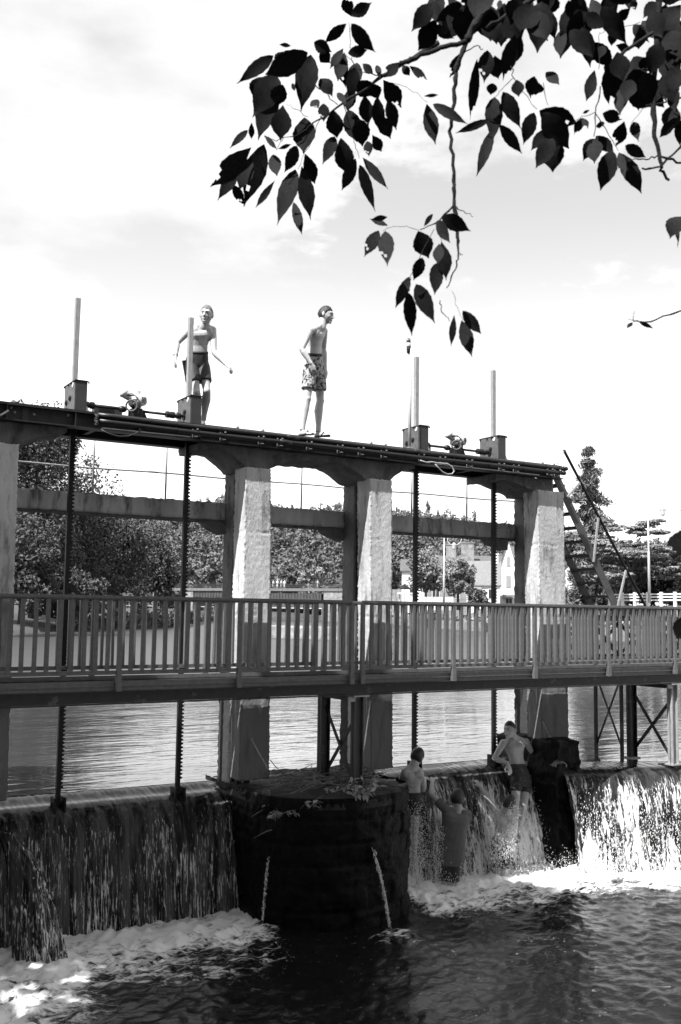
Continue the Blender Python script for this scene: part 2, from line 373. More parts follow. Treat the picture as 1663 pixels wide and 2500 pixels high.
# lower pool material: dark water that turns to white foam where the 'foam' attribute says it is aerated
def pool_mat():
    m = bpy.data.materials.new('pool_water'); m.use_nodes = True; N = m.node_tree.nodes; L = m.node_tree.links; b = N['Principled BSDF']
    at = N.new('ShaderNodeAttribute'); at.attribute_name = 'foam'
    tc = N.new('ShaderNodeTexCoord'); mp = N.new('ShaderNodeMapping'); mp.inputs['Scale'].default_value = (1, 1.6, 1); mp.inputs['Rotation'].default_value = (0, 0, .55); L.new(tc.outputs['Object'], mp.inputs[0])
    n = N.new('ShaderNodeTexNoise'); n.inputs['Scale'].default_value = 3.4; n.inputs['Detail'].default_value = 9; n.inputs['Roughness'].default_value = .68; n.inputs['Distortion'].default_value = 1.6
    L.new(mp.outputs[0], n.inputs[0])
    v = N.new('ShaderNodeTexVoronoi'); v.feature = 'DISTANCE_TO_EDGE'; v.inputs['Scale'].default_value = 5.5
    nd = N.new('ShaderNodeVectorMath'); nd.operation = 'MULTIPLY_ADD'; nd.inputs[1].default_value = (.6, .6, .6); L.new(n.outputs['Color'], nd.inputs[0]); L.new(mp.outputs[0], nd.inputs[2]); L.new(nd.outputs[0], v.inputs['Vector'])
    # foam amount: attr + noise*k - edge*j
    a1 = N.new('ShaderNodeMath'); a1.operation = 'MULTIPLY_ADD'; a1.inputs[1].default_value = 3.8; L.new(n.outputs['Fac'], a1.inputs[0])
    a0 = N.new('ShaderNodeMath'); a0.operation = 'MULTIPLY_ADD'; a0.inputs[1].default_value = 2.3; a0.inputs[2].default_value = -2.45; L.new(at.outputs['Fac'], a0.inputs[0]); L.new(a0.outputs[0], a1.inputs[2])
    a2 = N.new('ShaderNodeMath'); a2.operation = 'MULTIPLY_ADD'; a2.inputs[1].default_value = -1.5; L.new(v.outputs['Distance'], a2.inputs[0]); L.new(a1.outputs[0], a2.inputs[2])
    r = N.new('ShaderNodeMapRange'); r.interpolation_type = 'SMOOTHSTEP'; r.inputs[1].default_value = -.15; r.inputs[2].default_value = .95; L.new(a2.outputs[0], r.inputs[0])
    # specks of drifting foam
    sp = N.new('ShaderNodeTexNoise'); sp.inputs['Scale'].default_value = 26; sp.inputs['Detail'].default_value = 3; L.new(mp.outputs[0], sp.inputs[0])
    sr = N.new('ShaderNodeMapRange'); sr.inputs[1].default_value = .69; sr.inputs[2].default_value = .76; sr.inputs[4].default_value = .8; L.new(sp.outputs['Fac'], sr.inputs[0])
    s2 = N.new('ShaderNodeAttribute'); s2.attribute_name = 'speck'; sm = N.new('ShaderNodeMath'); sm.operation = 'MULTIPLY'; L.new(sr.outputs[0], sm.inputs[0]); L.new(s2.outputs['Fac'], sm.inputs[1])
    mx = N.new('ShaderNodeMath'); mx.operation = 'MAXIMUM'; L.new(r.outputs[0], mx.inputs[0]); L.new(sm.outputs[0], mx.inputs[1])
    c = N.new('ShaderNodeMapRange'); c.inputs[3].default_value = .008; c.inputs[4].default_value = .86; L.new(mx.outputs[0], c.inputs[0]); L.new(c.outputs[0], b.inputs['Base Color'])
    ro = N.new('ShaderNodeMapRange'); ro.inputs[3].default_value = .06; ro.inputs[4].default_value = .85; L.new(mx.outputs[0], ro.inputs[0]); L.new(ro.outputs[0], b.inputs['Roughness'])
    b.inputs['IOR'].default_value = 1.33
    bn = N.new('ShaderNodeTexNoise'); bn.inputs['Scale'].default_value = 8; bn.inputs['Detail'].default_value = 5; bn.inputs['Roughness'].default_value = .6; L.new(mp.outputs[0], bn.inputs[0])
    bp = N.new('ShaderNodeBump'); bp.inputs['Strength'].default_value = 1; bp.inputs['Distance'].default_value = .011
    L.new(bn.outputs['Fac'], bp.inputs['Height']); L.new(bp.outputs[0], b.inputs['Normal'])
    MATS['pool_water'] = m
pool_mat()
def fall_mat(name, lo, hi, white, dark=.02, sx=26., sz=1.5, rough=.14, sheet=.10, chop=.35, bigk=.7):
    """thin glassy water over a dark plate: grey sheet in columns, white aerated streaks running down it"""
    m = bpy.data.materials.new(name); m.use_nodes = True; N = m.node_tree.nodes; L = m.node_tree.links; b = N['Principled BSDF']
    at = N.new('ShaderNodeAttribute'); at.attribute_name = 'fall'       # 0 at the brink, 1 at the foot
    tc = N.new('ShaderNodeTexCoord')
    def noise(sc, det, ro, dist=0):
        mp = N.new('ShaderNodeMapping'); mp.inputs['Scale'].default_value = sc; L.new(tc.outputs['Object'], mp.inputs[0])
        n = N.new('ShaderNodeTexNoise'); n.inputs['Scale'].default_value = 1; n.inputs['Detail'].default_value = det; n.inputs['Roughness'].default_value = ro; n.inputs['Distortion'].default_value = dist; L.new(mp.outputs[0], n.inputs[0]); return n.outputs['Fac']
    def ma(a, k, c):
        q = N.new('ShaderNodeMath'); q.operation = 'MULTIPLY_ADD'; L.new(a, q.inputs[0]); q.inputs[1].default_value = k
        if hasattr(c, 'is_linked'): L.new(c, q.inputs[2])
        else: q.inputs[2].default_value = c
        return q.outputs[0]
    def rng_(a, i0, i1, o0, o1):
        q = N.new('ShaderNodeMapRange'); L.new(a, q.inputs[0]); q.inputs[1].default_value = i0; q.inputs[2].default_value = i1; q.inputs[3].default_value = o0; q.inputs[4].default_value = o1; return q.outputs[0]
    st = noise((sx, sx*.4, sz), 4, .62, .8); big = noise((2.6, 2, .9), 2, .5); fine = noise((42, 30, 16), 4, .6); cols = noise((9, 4, .35), 3, .6, .3)
    s2 = ma(fine, chop, ma(big, bigk, st)); f2 = ma(at.outputs['Fac'], .14, s2)
    r = rng_(f2, lo, hi, 0, 1); top = rng_(at.outputs['Fac'], .0, .12, 0, 1)
    f = N.new('ShaderNodeMath'); f.operation = 'MULTIPLY'; L.new(r, f.inputs[0]); L.new(top, f.inputs[1])
    sh = rng_(cols, .42, .60, dark, sheet)
    mx = N.new('ShaderNodeMix'); mx.data_type = 'FLOAT'; L.new(f.outputs[0], mx.inputs[0]); L.new(sh, mx.inputs[2]); mx.inputs[3].default_value = white
    L.new(mx.outputs[0], b.inputs['Base Color'])
    L.new(rng_(f.outputs[0], 0, 1, rough, .6), b.inputs['Roughness'])
    bp = N.new('ShaderNodeBump'); bp.inputs['Strength'].default_value = .7; bp.inputs['Distance'].default_value = .025
    bm_ = N.new('ShaderNodeMath'); bm_.operation = 'MULTIPLY'; L.new(s2, bm_.inputs[0]); L.new(top, bm_.inputs[1])
    L.new(bm_.outputs[0], bp.inputs['Height']); L.new(bp.outputs[0], b.inputs['Normal']); b.inputs['IOR'].default_value = 1.33
    MATS[name] = m
fall_mat('fall_shade', .96, 1.08, .85, .009, 58, .55, .11, .10, .22, .42)
fall_mat('fall_mid', 1.08, 1.28, .85, .012, 24, 1.6, .14, .10, .38)
fall_mat('fall_bright', 1.13, 1.27, .95, .010, 24, 1.6, .14, .05, .45)
mat('drop', .9, .3)
mat('foam_white', .9, .7)

def attr(o, name, vals):
    a = o.data.attributes.new(name, 'FLOAT', 'POINT'); a.data.foreach_set('value', np.asarray(vals, np.float32))

# upper river sheet: fine near the dam, to the far banks
MB().add([(-160, 12.17, ZU), (6.5, 12.17, ZU), (6.5, 12.05, ZU), (10.42, 12.05, ZU), (10.42, 11.5, ZU), (13.6, 10.05, ZU), (60, 10.05, ZU), (330, 10.05, ZU), (330, 520, ZU), (-160, 520, ZU)], [tuple(range(10))]).build('river_water', 'river_water', kind='structure', fix=False)
# river bed / ground sheet under everything
MB().add([(-1500, -300, -5.2), (1500, -300, -5.2), (1500, 3000, -5.2), (-1500, 3000, -5.2)], [(0, 1, 2, 3)]).build('ground', 'soil', kind='structure', fix=False)

# lower pool: wave surface with foam
xs = np.arange(.6, 15.2, .034); ys = np.arange(4.4, 11.62, .036)
X, Yg = np.meshgrid(xs, ys, indexing='ij'); P0 = np.stack([X.ravel(), Yg.ravel(), np.zeros(X.size)], 1)
x, y = P0[:, 0], P0[:, 1]
def sst(a, b, v): t = np.clip((v-a)/(b-a), 0, 1); return t*t*(3-2*t)
wob = fbm(np.stack([x*.9, y*.9, 0*x], 1), 3)
fL = (1-sst(.15, 2.25, (11.2-y)+wob*.45-np.clip(3.3-x, 0, 2)*1.4)) * (1-sst(4.9, 6.0, x+.55*(11.2-y)-.5+wob*.5))
fR = (1-sst(.35, 2.3, (11.35-y)+wob*.4)) * sst(7.15, 7.9, x-(11-y)*.0)
brink = np.where(x > 10.7, 10.75-.46*(x-10.66), 11.35)
fRR = (1-sst(.4, 2.1, (brink-y)+wob*.4)) * sst(10.3, 11.2, x)
drip = np.exp(-(((x-6.63)/.26)**2+((y-9.72)/.22)**2))*.75 + np.exp(-(((x-5.55)/.2)**2+((y-10.6)/.15)**2))*.4
foam = np.clip(np.maximum(np.maximum(fL*.9, np.maximum(fR, fRR)), drip), 0, 1)
foam *= np.clip(.86+.42*fbm(np.stack([x*1.9, y*2.6, 0*x+4], 1), 3), .3, 1.2)
q = np.stack([x*.82+y*.57, (-x*.57+y*.82)*1.5, 0*x], 1)
z = .016*pnoise(q*1.1)+.016*fbm(q*2.9+5, 3)+.010*pnoise(q*8)
z += foam*(.03+.085*np.abs(fbm(q*2.2+2, 5, 2.0, .6))+.030*pnoise(q*8+1)+.018*pnoise(q*19+1))
z += drip*.04
Vp = np.stack([x, y, ZL+z], 1)
pool = mesh_np('pool_water', Vp, grid_faces(len(xs), len(ys)), 'pool_water', None, True, 'structure')
attr(pool, 'foam', foam); attr(pool, 'speck', np.clip(.55+.6*pnoise(np.stack([x*.6, y*.6, 0*x+9], 1)), 0, 1)*(.35+.65*sst(5.5, 9.0, x)+np.clip(foam*2, 0, .6)))

# ------------------------------------------------------------------ falling water
def waterfall(name, x0, x1, prof, m, amp=.022, dx=.013, seed=0, skew=None):
    """prof: list of (Y, z) from the river down to the pool; ridges are real relief"""
    prof = np.array(prof, float); d = np.r_[0, np.cumsum(np.linalg.norm(np.diff(prof, axis=0), axis=1))]
    n = int(d[-1]/.022); t = np.linspace(0, d[-1], n)
    yy = np.interp(t, d, prof[:, 0]); zz = np.interp(t, d, prof[:, 1])
    k = np.ones(5)/5; yp = np.convolve(np.pad(yy, 2, 'edge'), k, 'valid'); zp = np.convolve(np.pad(zz, 2, 'edge'), k, 'valid')
    brinkz = prof[np.argmax(prof[:, 1] < ZU-.085)][1] if (prof[:, 1] < ZU-.085).any() else prof[0, 1]
    fall = np.clip((brinkz-zp)/(brinkz-ZL), 0, 1)
    xs = np.arange(x0, x1+dx, dx); Xg, T = np.meshgrid(xs, np.arange(n), indexing='ij')
    f = fall[T.ravel()]; yb = yp[T.ravel()]; zb = zp[T.ravel()]; xx = Xg.ravel()
    if skew is not None: yb = yb+skew(xx)
    q = np.stack([xx*9+seed, zb*1.0, f*0], 1); q2 = np.stack([xx*26+seed, zb*3.5, f*0+3], 1); q3 = np.stack([xx*55+seed, zb*14, f*0+7], 1)
    a = amp*np.clip(f*5, .004, 1)*(.7+.7*f)
    dn = a*(1.5*np.abs(pnoise(q))+.9*pnoise(q2)+.45*pnoise(q3))
    brow = np.exp(-((f-.05)/.05)**2)*.014*pnoise(np.stack([xx*20+seed, zb*16, f*0+5], 1))
    V = np.stack([xx+a*.5*pnoise(q2+11), yb-dn-brow, zb+brow], 1)
    o = mesh_np(name, V, grid_faces(len(xs), n), m, None, True, 'structure'); attr(o, 'fall', f)
    return o
PL = [(12.18, -2.222), (12.10, -2.232), (12.04, -2.25), (11.97, -2.275), (11.9, -2.29), (11.84, -2.285), (11.78, -2.30), (11.72, -2.335), (11.66, -2.385), (11.60, -2.47), (11.55, -2.6), (11.47, -2.95), (11.40, -3.35), (11.34, -3.78)]
PR = [(12.06, -2.222), (12.0, -2.230), (11.88, -2.25), (11.78, -2.255), (11.71, -2.28), (11.64, -2.33), (11.57, -2.42), (11.50, -2.58), (11.40, -2.95), (11.30, -3.35), (11.20, -3.78)]
PRR = [(11.4, -2.222), (11.3, -2.224), (10.98, -2.245), (10.86, -2.275), (10.79, -2.33), (10.75, -2.42), (10.71, -2.56), (10.65, -2.85), (10.58, -3.2), (10.50, -3.78)]
waterfall('waterfall', 2.60, 5.46, PL, 'fall_shade', .018, seed=0)
waterfall('waterfall', 7.60, 10.36, PR, 'fall_mid', .034, seed=31)
SKEW = lambda xx: -.46*(xx-10.66)
waterfall('waterfall', 10.40, 13.6, PRR, 'fall_bright', .036, seed=57, skew=SKEW)
# jet squirting past the left pillar
def jet(name, path, widths, m, n=60, k=26, seed=0, thick=.5):
    path = np.array(path, float); d = np.r_[0, np.cumsum(np.linalg.norm(np.diff(path, axis=0), axis=1))]; t = np.linspace(0, d[-1], n)
    C = np.stack([np.interp(t, d, path[:, i]) for i in range(3)], 1); W = np.interp(t, d, widths)
    side = np.array([.84, -.54, 0]); front = np.array([-.54, -.84, .1])
    V = []
    for i in range(n):
        for j in range(k):
            a = math.pi*(j/(k-1)); V.append(C[i]+side*(-math.cos(a))*W[i]+front*math.sin(a)*W[i]*thick)
    V = np.array(V); s = np.repeat(t, k); jj = np.tile(np.arange(k), n)
    dn = .5*pnoise(np.stack([jj*.55+seed, s*1.6, 0*s], 1))+.3*pnoise(np.stack([jj*1.3+seed, s*5, 0*s+2], 1))
    V += front*(dn*np.repeat(W, k)*.45)[:, None]+side*(dn*np.repeat(W, k)*.1)[:, None]
    o = mesh_np(name, V, grid_faces(n, k), m, None, True, 'structure'); attr(o, 'fall', (.35+.6*s/s.max()) if m == 'fall_shade' else .3+.7*s/s.max())
    return o
jet('water_jet', [atY(-20, 2025, 11.25), atY(20, 2040, 11.2), atY(55, 2110, 11.1), atY(80, 2210, 10.95), atY(98, 2330, 10.82), atY(108, 2420, 10.72)], [.05, .10, .17, .24, .29, .32], 'fall_shade', seed=3)
fall_mat('trickle', .95, 1.3, .8, .01, 60, 9)
jet('water_trickle', [atY(903, 2058, 10.15), atY(914, 2085, 10.08), atY(930, 2140, 10.0), atY(943, 2200, 9.93), atY(950, 2262, 9.88)], [.005, .010, .014, .010, .015], 'trickle', n=70, k=12, seed=9, thick=.8)
jet('water_trickle', [atY(655, 2100, 10.72), atY(649, 2130, 10.70), atY(645, 2180, 10.68), atY(641, 2240, 10.66)], [.003, .005, .004, .006], 'trickle', n=60, k=8, seed=19, thick=.8)
# flying drops and spray at the two sunlit falls
def drops(name, n, fn, rng, rmin=.004, rmax=.013, m='drop'):
    C = fn(n, rng); r = rng.uniform(rmin, rmax, n)
    o6 = np.array([(1, 0, 0), (-1, 0, 0), (0, 1, 0), (0, -1, 0), (0, 0, 2.2), (0, 0, -2.8)], float)
    f8 = np.array([(0, 2, 4), (2, 1, 4), (1, 3, 4), (3, 0, 4), (2, 0, 5), (1, 2, 5), (3, 1, 5), (0, 3, 5)])
    V = (C[:, None, :]+o6[None]*r[:, None, None]).reshape(-1, 3); F = (f8[None]+6*np.arange(n)[:, None, None]).reshape(-1, 3)
    return mesh_np(name, V, F, m, None, True, 'stuff')
def dr_mid(n, r):
    x = r.uniform(7.75, 10.3, n); f = r.beta(2.2, 1.1, n); k = pnoise(np.stack([x*3, f*1.5, 0*x], 1)); x = x+.05*k
    return np.stack([x, 11.47-.27*f-np.abs(r.normal(0, .09, n))*(.4+f), -2.45-1.2*f], 1)
def dr_right(n, r):
    x = r.uniform(10.45, 12.4, n); f = r.beta(2.0, 1.0, n)
    return np.stack([x, 10.66-.46*(x-10.66)-.18*f-np.abs(r.normal(0, .08, n))*(.4+f), -2.45-1.2*f], 1)
def dr_foot(n, r):
    x = r.uniform(7.7, 13.8, n); yb = np.where(x > 10.7, 10.4-.46*(x-10.66), 11.05)
    return np.stack([x, yb-np.abs(r.normal(0, .35, n)), ZL+.06+np.abs(r.normal(0, .12, n))], 1)
def dr_left(n, r):
    x = r.uniform(2.7, 5.4, n)
    return np.stack([x, 11.2-np.abs(r.normal(0, .22, n)), ZL+.07+np.abs(r.normal(0, .06, n))], 1)
drops('water_drops', 3400, dr_mid, np.random.default_rng(1), .0018, .005); drops('water_drops', 3600, dr_right, np.random.default_rng(2), .002, .007)
drops('water_drops', 3600, dr_foot, np.random.default_rng(3), .0018, .005)

# near bank: outside the frame on the left and under the camera
near = MB().box(-14, .75, -6, 13, -5, -1.7).box(.75, 14, -6, 1.3, -5, -1.7); near.build('near_bank', 'soil', kind='structure')

# ================================================================== THE DAM
pier = thing('stone_pier', (6.48, 11.2, ZL), 'dark wet rounded masonry pier between the two sluice bays', 'pier')
def pier_shell(zlo, zhi, grow, name, m, amp, rng_seed, back=12.45):
    nu, nz = 190, max(4, int((zhi-zlo)/.03)); zs = np.linspace(zlo, zhi, nz)
    pts = []
    cx, cy, a, bl = 6.50, 11.15, 1.06+grow, 1.02+grow
    L0 = back-cy; arc = math.pi*1.05; tot = 2*L0+arc
    for s in np.linspace(0, tot, nu):
        if s < L0: p = (cx-a, back-s)
        elif s < L0+arc: t = (s-L0)/arc*math.pi; p = (cx-a*math.cos(t), cy-bl*math.sin(t)**.8)
        else: p = (cx+a, cy+(s-L0-arc))
        pts.append(p)
    pts = np.array(pts); n = len(pts)
    V = np.zeros((n, nz, 3)); V[:, :, 0] = pts[:, None, 0]; V[:, :, 1] = pts[:, None, 1]; V[:, :, 2] = zs[None]
    c = np.array([cx, cy+.2, 0]); out = V-c; out[..., 2] = 0; out /= np.linalg.norm(out, axis=2)[..., None]
    f = V.reshape(-1, 3)
    st_ = np.floor((f[:, 2]+4)/.26); ang = np.arctan2(f[:, 1]-cy, f[:, 0]-cx)*2.6+st_*.5
    blk = np.sin(st_*12.9+np.floor(ang)*78.2)*.012; gj = np.minimum(np.abs(((f[:, 2]+4)/.26) % 1-.5)*-2+1, np.abs(ang % 1-.5)*-2+1); gj = -.022*np.exp(-(gj/.07)**2)
    d = blk+gj+amp*(fbm(f*5+rng_seed, 4)+.7*pnoise(f*22)+.5*pnoise(f*45))
    joint = np.zeros(len(f))
    for zj in (-2.72,): joint -= .03*np.exp(-((f[:, 2]-zj-.015*pnoise(f*3))/.018)**2)
    f = f+out.reshape(-1, 3)*(d+joint)[:, None]
    top = np.vstack([f.reshape(n, nz, 3)[:, -1]])
    F = grid_faces(n, nz)
    o = mesh_np(name, f, F, m, pier, True)
    return top
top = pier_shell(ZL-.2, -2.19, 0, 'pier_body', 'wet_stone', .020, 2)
# top cap of the pier: a lumpy bed of silt
gx = np.linspace(5.42, 7.58, 70); gy = np.linspace(10.1, 12.4, 70); GX, GY = np.meshgrid(gx, gy, indexing='ij')
inside = ((GX-6.5)/1.07)**2+np.clip((11.15-GY)/1.03, 0, 9)**2
Pz = np.stack([GX.ravel()*4, GY.ravel()*4, 0*GX.ravel()], 1); hz = -2.20+.03*fbm(Pz, 3).reshape(GX.shape)+.05*np.exp(-((GX-6.75)/.5)**2-((GY-10.7)/.35)**2)
hz = np.where(inside < 1, hz-.05*sst(.75, 1, inside), -2.32)
sc_ = np.where(inside > 1, 1/np.sqrt(np.maximum(inside, 1)), 1)
Vc = np.stack([(6.5+(GX-6.5)*sc_).ravel(), np.where(GY < 11.15, 11.15-(11.15-GY)*sc_, GY).ravel(), hz.ravel()], 1)
mesh_np('pier_top', Vc, grid_faces(70, 70), 'mossy_stone', pier, True)

def side_pier(nm, x0, x1, y0, y1, z1, label):
    t = thing(nm, ((x0+x1)/2, (y0+y1)/2, ZL), label, 'pier')
    fn = lambda U: np.stack([x0+(x1-x0)*U[:, 0], y0+(y1-y0)*U[:, 1]-.06*(1-U[:, 2])*(1-U[:, 1]), ZL-.3+(z1-ZL+.3)*U[:, 2]], 1)
    rough_box('pier_body', 'wet_stone', t, fn, (x1-x0, y1-y0, z1-ZL+.3), .03, .038, 5, .010)
    return t
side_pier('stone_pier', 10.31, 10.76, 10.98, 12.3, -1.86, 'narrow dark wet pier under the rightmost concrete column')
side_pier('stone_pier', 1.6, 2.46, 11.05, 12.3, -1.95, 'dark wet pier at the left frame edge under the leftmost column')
# weir wall under the far right fall
w = thing('weir_wall', (12.5, 10.6, ZL), 'low dark weir wall behind the bright right hand waterfall', 'weir')
fnw = lambda U: np.stack([10.62+3.8*U[:, 0], 10.82-.46*3.8*U[:, 0]+1.0*U[:, 1]-.18*(1-U[:, 2])*(1-U[:, 1]), ZL-.3+(1.13+.3)*U[:, 2]], 1)
rough_box('wall_body', 'wet_stone', w, fnw, (3.8, .9, 1.4), .06, .02, 5, .01)
fnb = lambda U: np.stack([12.0+.22*U[:, 0], 10.10+.6*U[:, 1], ZL-.2+(1.16+.52)*U[:, 2]], 1)
rough_box('crest_block', 'wet_stone', w, lambda U: np.stack([11.98+.24*U[:, 0], 10.24+.34*U[:, 1], ZL-.2+1.655*U[:, 2]], 1), (.24, .34, 1.66), .05, .015, 6, .008)

# ------------------------------------------------------------------ concrete gantry
gan = thing('concrete_gantry', (6.6, 11.7, ZU), 'pale weathered concrete sluice frame of four columns with haunched beams', 'dam frame')
def col(x0t, x1t, x0b, x1b, y0, y1, zb, zt, name, m, step=.03, amp=.010, a2=.006, batter=.0, fq=24):
    def fn(U):
        w = U[:, 2]; xa = x0b+(x0t-x0b)*w; xb = x1b+(x1t-x1b)*w
        return np.stack([xa+(xb-xa)*U[:, 0], y0+(y1-y0)*U[:, 1]-batter*(1-w)*(1-U[:, 1]), zb+(zt-zb)*w], 1)
    return rough_box(name, m, gan, fn, (max(x1b-x0b, .05), y1-y0, zt-zb), step, amp, fq, a2, edge=.005, joints=[(zb+(zt-zb)*q_, .012) for q_ in (.23, .52, .79)] if 'column' in name else [])
cols = [(1.95, 2.585, 1.95, 2.63), (5.40, 5.755, 5.40, 5.815), (7.262, 7.622, 7.33, 7.672), (10.29, 10.817, 10.35, 10.885)]
for i, (a, b_, c, d_) in enumerate(cols):
    zt = (1.80, 1.79, 1.79, 1.86)[i]
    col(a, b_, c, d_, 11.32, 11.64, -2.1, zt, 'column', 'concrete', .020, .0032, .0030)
    k_ = (.15, .10, .10, .27)[i]; w_ = (.24, .20, .20, .26)[i]
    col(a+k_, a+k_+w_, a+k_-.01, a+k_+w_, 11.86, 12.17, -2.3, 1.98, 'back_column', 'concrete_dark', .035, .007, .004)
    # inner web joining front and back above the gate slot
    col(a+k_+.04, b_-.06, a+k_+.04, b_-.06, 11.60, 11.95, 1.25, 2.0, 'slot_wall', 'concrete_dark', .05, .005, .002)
    g = MB(); g.box(a+k_+.03, a+k_+.09, 11.66, 11.72, -2.3, 1.3).box(a+k_+.03, a+k_+.09, 11.80, 11.86, -2.3, 1.3).box(b_-.1, b_-.04, 11.66, 11.72, -2.3, 1.3); g.build('gate_guide', 'black_steel', gan)
def lintel(bot, x0, x1, name='haunched_beam', y0=11.42, y1=12.10, ztop=2.062):
    """bot: list of (x, z) of the soffit from left to right"""
    bot = np.array(bot, float); xs = np.arange(x0, x1+.001, .04); zb = np.interp(xs, bot[:, 0], bot[:, 1])
    nx = len(xs); ny, nz = 14, 8
    def fn(U):
        i = np.clip((U[:, 0]*(nx-1)).round().astype(int), 0, nx-1)
        return np.stack([xs[i], y0+(y1-y0)*U[:, 1], zb[i]+(ztop-zb[i])*U[:, 2]], 1)
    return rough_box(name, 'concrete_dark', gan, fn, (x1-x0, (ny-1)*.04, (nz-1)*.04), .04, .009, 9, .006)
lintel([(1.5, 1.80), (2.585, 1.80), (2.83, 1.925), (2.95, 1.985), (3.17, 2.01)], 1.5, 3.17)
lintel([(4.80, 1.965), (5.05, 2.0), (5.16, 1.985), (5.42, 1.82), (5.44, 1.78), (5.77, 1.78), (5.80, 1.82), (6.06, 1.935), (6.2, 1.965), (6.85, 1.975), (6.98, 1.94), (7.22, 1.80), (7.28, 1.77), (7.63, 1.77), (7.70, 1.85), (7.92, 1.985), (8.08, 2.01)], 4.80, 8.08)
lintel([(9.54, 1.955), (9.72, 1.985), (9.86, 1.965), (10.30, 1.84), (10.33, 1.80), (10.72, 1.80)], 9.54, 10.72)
# rear beam between the columns, each bay its own length, with corbels
for xa, xb in ((2.2, 5.52), (5.68, 7.38), (7.52, 10.62)):
    col(xa, xb, xa, xb, 12.15, 12.42, 1.175, 1.405, 'rear_beam', 'concrete', .04, .007, .005)
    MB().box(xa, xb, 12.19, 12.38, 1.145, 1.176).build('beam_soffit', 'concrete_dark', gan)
for xa, xb in ((5.22, 5.50), (7.05, 7.38), (10.05, 10.42)):
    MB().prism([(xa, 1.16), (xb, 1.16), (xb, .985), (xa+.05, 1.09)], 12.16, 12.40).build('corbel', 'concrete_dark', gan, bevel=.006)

# ------------------------------------------------------------------ steel deck on top
deck = thing('steel_deck', (6.6, 11.7, 2.06), 'dark painted steel beam deck along the top of the concrete frame', 'deck')
def ibeam(y, x0, x1, z0, z1, name, fl=.075, m='paint_steel'):
    b = MB(); b.box(x0, x1, y-.006, y+.006, z0+.014, z1-.014); b.box(x0, x1, y-fl, y+fl, z1-.014, z1); b.box(x0, x1, y-fl, y+fl, z0, z0+.014); return b.build(name, m, deck)
ibeam(11.36, 1.2, 10.78, 2.062, 2.25, 'front_beam'); ibeam(12.02, 1.2, 10.78, 2.062, 2.25, 'rear_beam', m='paint_steel')
for xx in (2.435, 3.206, 3.98, 4.75, 8.25, 9.02, 9.8, 10.55): MB().box(xx-.006, xx+.006, 11.29, 11.354, 2.077, 2.235).build('stiffener', 'paint_steel', deck)
MB().box(2.615, 2.675, 11.345, 11.353, 2.078, 2.234).build('splice_plate', 'box_side', deck)
for xx, zz in ((2.53, 2.165), (2.745, 2.165), (2.49, 2.215), (3.13, 2.2)): MB().lathe((xx, 11.353, zz), (0, -1, 0), [(0, .016), (.006, .016), (.007, .009), (.02, .009), (.021, .001)], 10).build('bolt', 'galvanised', deck, smooth=False)
x = 1.3
while x < 10.7:
    MB().box(x, min(x+.78, 10.77), 11.30, 12.12, 2.252, 2.268).build('deck_plate', 'paint_steel', deck); x += .79
for xx in (1.9, 3.5, 5.1, 5.9, 6.7, 7.6, 9.2, 10.4): MB().box(xx-.03, xx+.03, 11.37, 12.01, 2.09, 2.2).build('cross_beam', 'paint_dark', deck)
# small cleats standing up along the edge of the deck
for px, py in ((28, 981), (578, 1042), (640, 1048), (905, 1078), (940, 1082), (1324, 1127), (1352, 1130)):
    p = atY(px, py, 11.42); MB().add([(p[0]-.03, p[1], 2.268), (p[0]+.035, p[1], 2.268), (p[0]+.035, p[1], 2.315), (p[0]+.015, p[1], 2.32), (p[0]-.03, p[1]+.02, 2.268), (p[0]+.035, p[1]+.02, 2.268), (p[0]+.035, p[1]+.02, 2.315), (p[0]+.015, p[1]+.02, 2.32)], [(0, 1, 2, 3), (7, 6, 5, 4), (0, 4, 5, 1), (1, 5, 6, 2), (2, 6, 7, 3), (3, 7, 4, 0)]).build('cleat', 'galvanised', deck)
MB().tube([(2.44, 11.27, 2.16), (2.35, 11.2, 2.09), (2.2, 11.12, 2.0), (1.9, 11.0, 1.85)], .012, 8).build('stay_rod', 'galvanised', deck, smooth=True)

# pipes clipped along the front of the deck
for zc, xe, lab in ((2.212, 10.77, 'upper of two black conduits running along the front of the deck'), (2.142, 10.73, 'lower of two black conduits along the front of the deck')):
    p = thing('conduit_pipe', (3.44, 11.215, zc), lab, 'pipe', 'conduits along the deck')
    sag = [(xx, 11.215, zc+.004*math.sin(xx*2.1+zc*9)) for xx in np.linspace(3.44, xe, 40)]
    MB().tube(sag, .031, 12).build('pipe', 'rubber_pipe', p, smooth=True)
    MB().lathe((xe-.002, 11.215, zc), (1, 0, 0), [(-.05, .036), (.0, .036), (.03, .026), (.04, .002)], 12).build('end_cap', 'rubber_pipe', p, smooth=True)
    for xx in ((6.0, 8.0) if zc > 2.2 else (5.9,)):
        MB().lathe((xx, 11.215, zc), (1, 0, 0), [(-.09, .033), (-.088, .037), (.09, .037), (.092, .033)], 12).build('coupling', 'rubber_pipe', p, smooth=True)
    for xx in (4.4, 5.0, 5.6, 6.2, 6.75, 7.4, 7.75, 8.6, 9.25, 9.9, 10.35, 10.62):
        MB().tube([(xx+.0, 11.215+.034*math.cos(t), zc+.034*math.sin(t)) for t in np.linspace(0, 2*math.pi, 15)], .005, 5).build('clip', 'black_steel', p, smooth=True)
for xx in (4.65, 5.02, 5.55, 5.82, 6.25, 6.72, 7.05, 7.42, 8.05, 8.42, 8.9, 9.5, 9.78, 10.45, 10.6):
    MB().box(xx-.008, xx+.014, 11.236, 11.284, 2.09, 2.235).box(xx-.008, xx+.03, 11.19, 11.284, 2.085, 2.092).box(xx+.014, xx+.03, 11.18, 11.2, 2.17, 2.185).build('pipe_bracket', 'galvanised', deck)
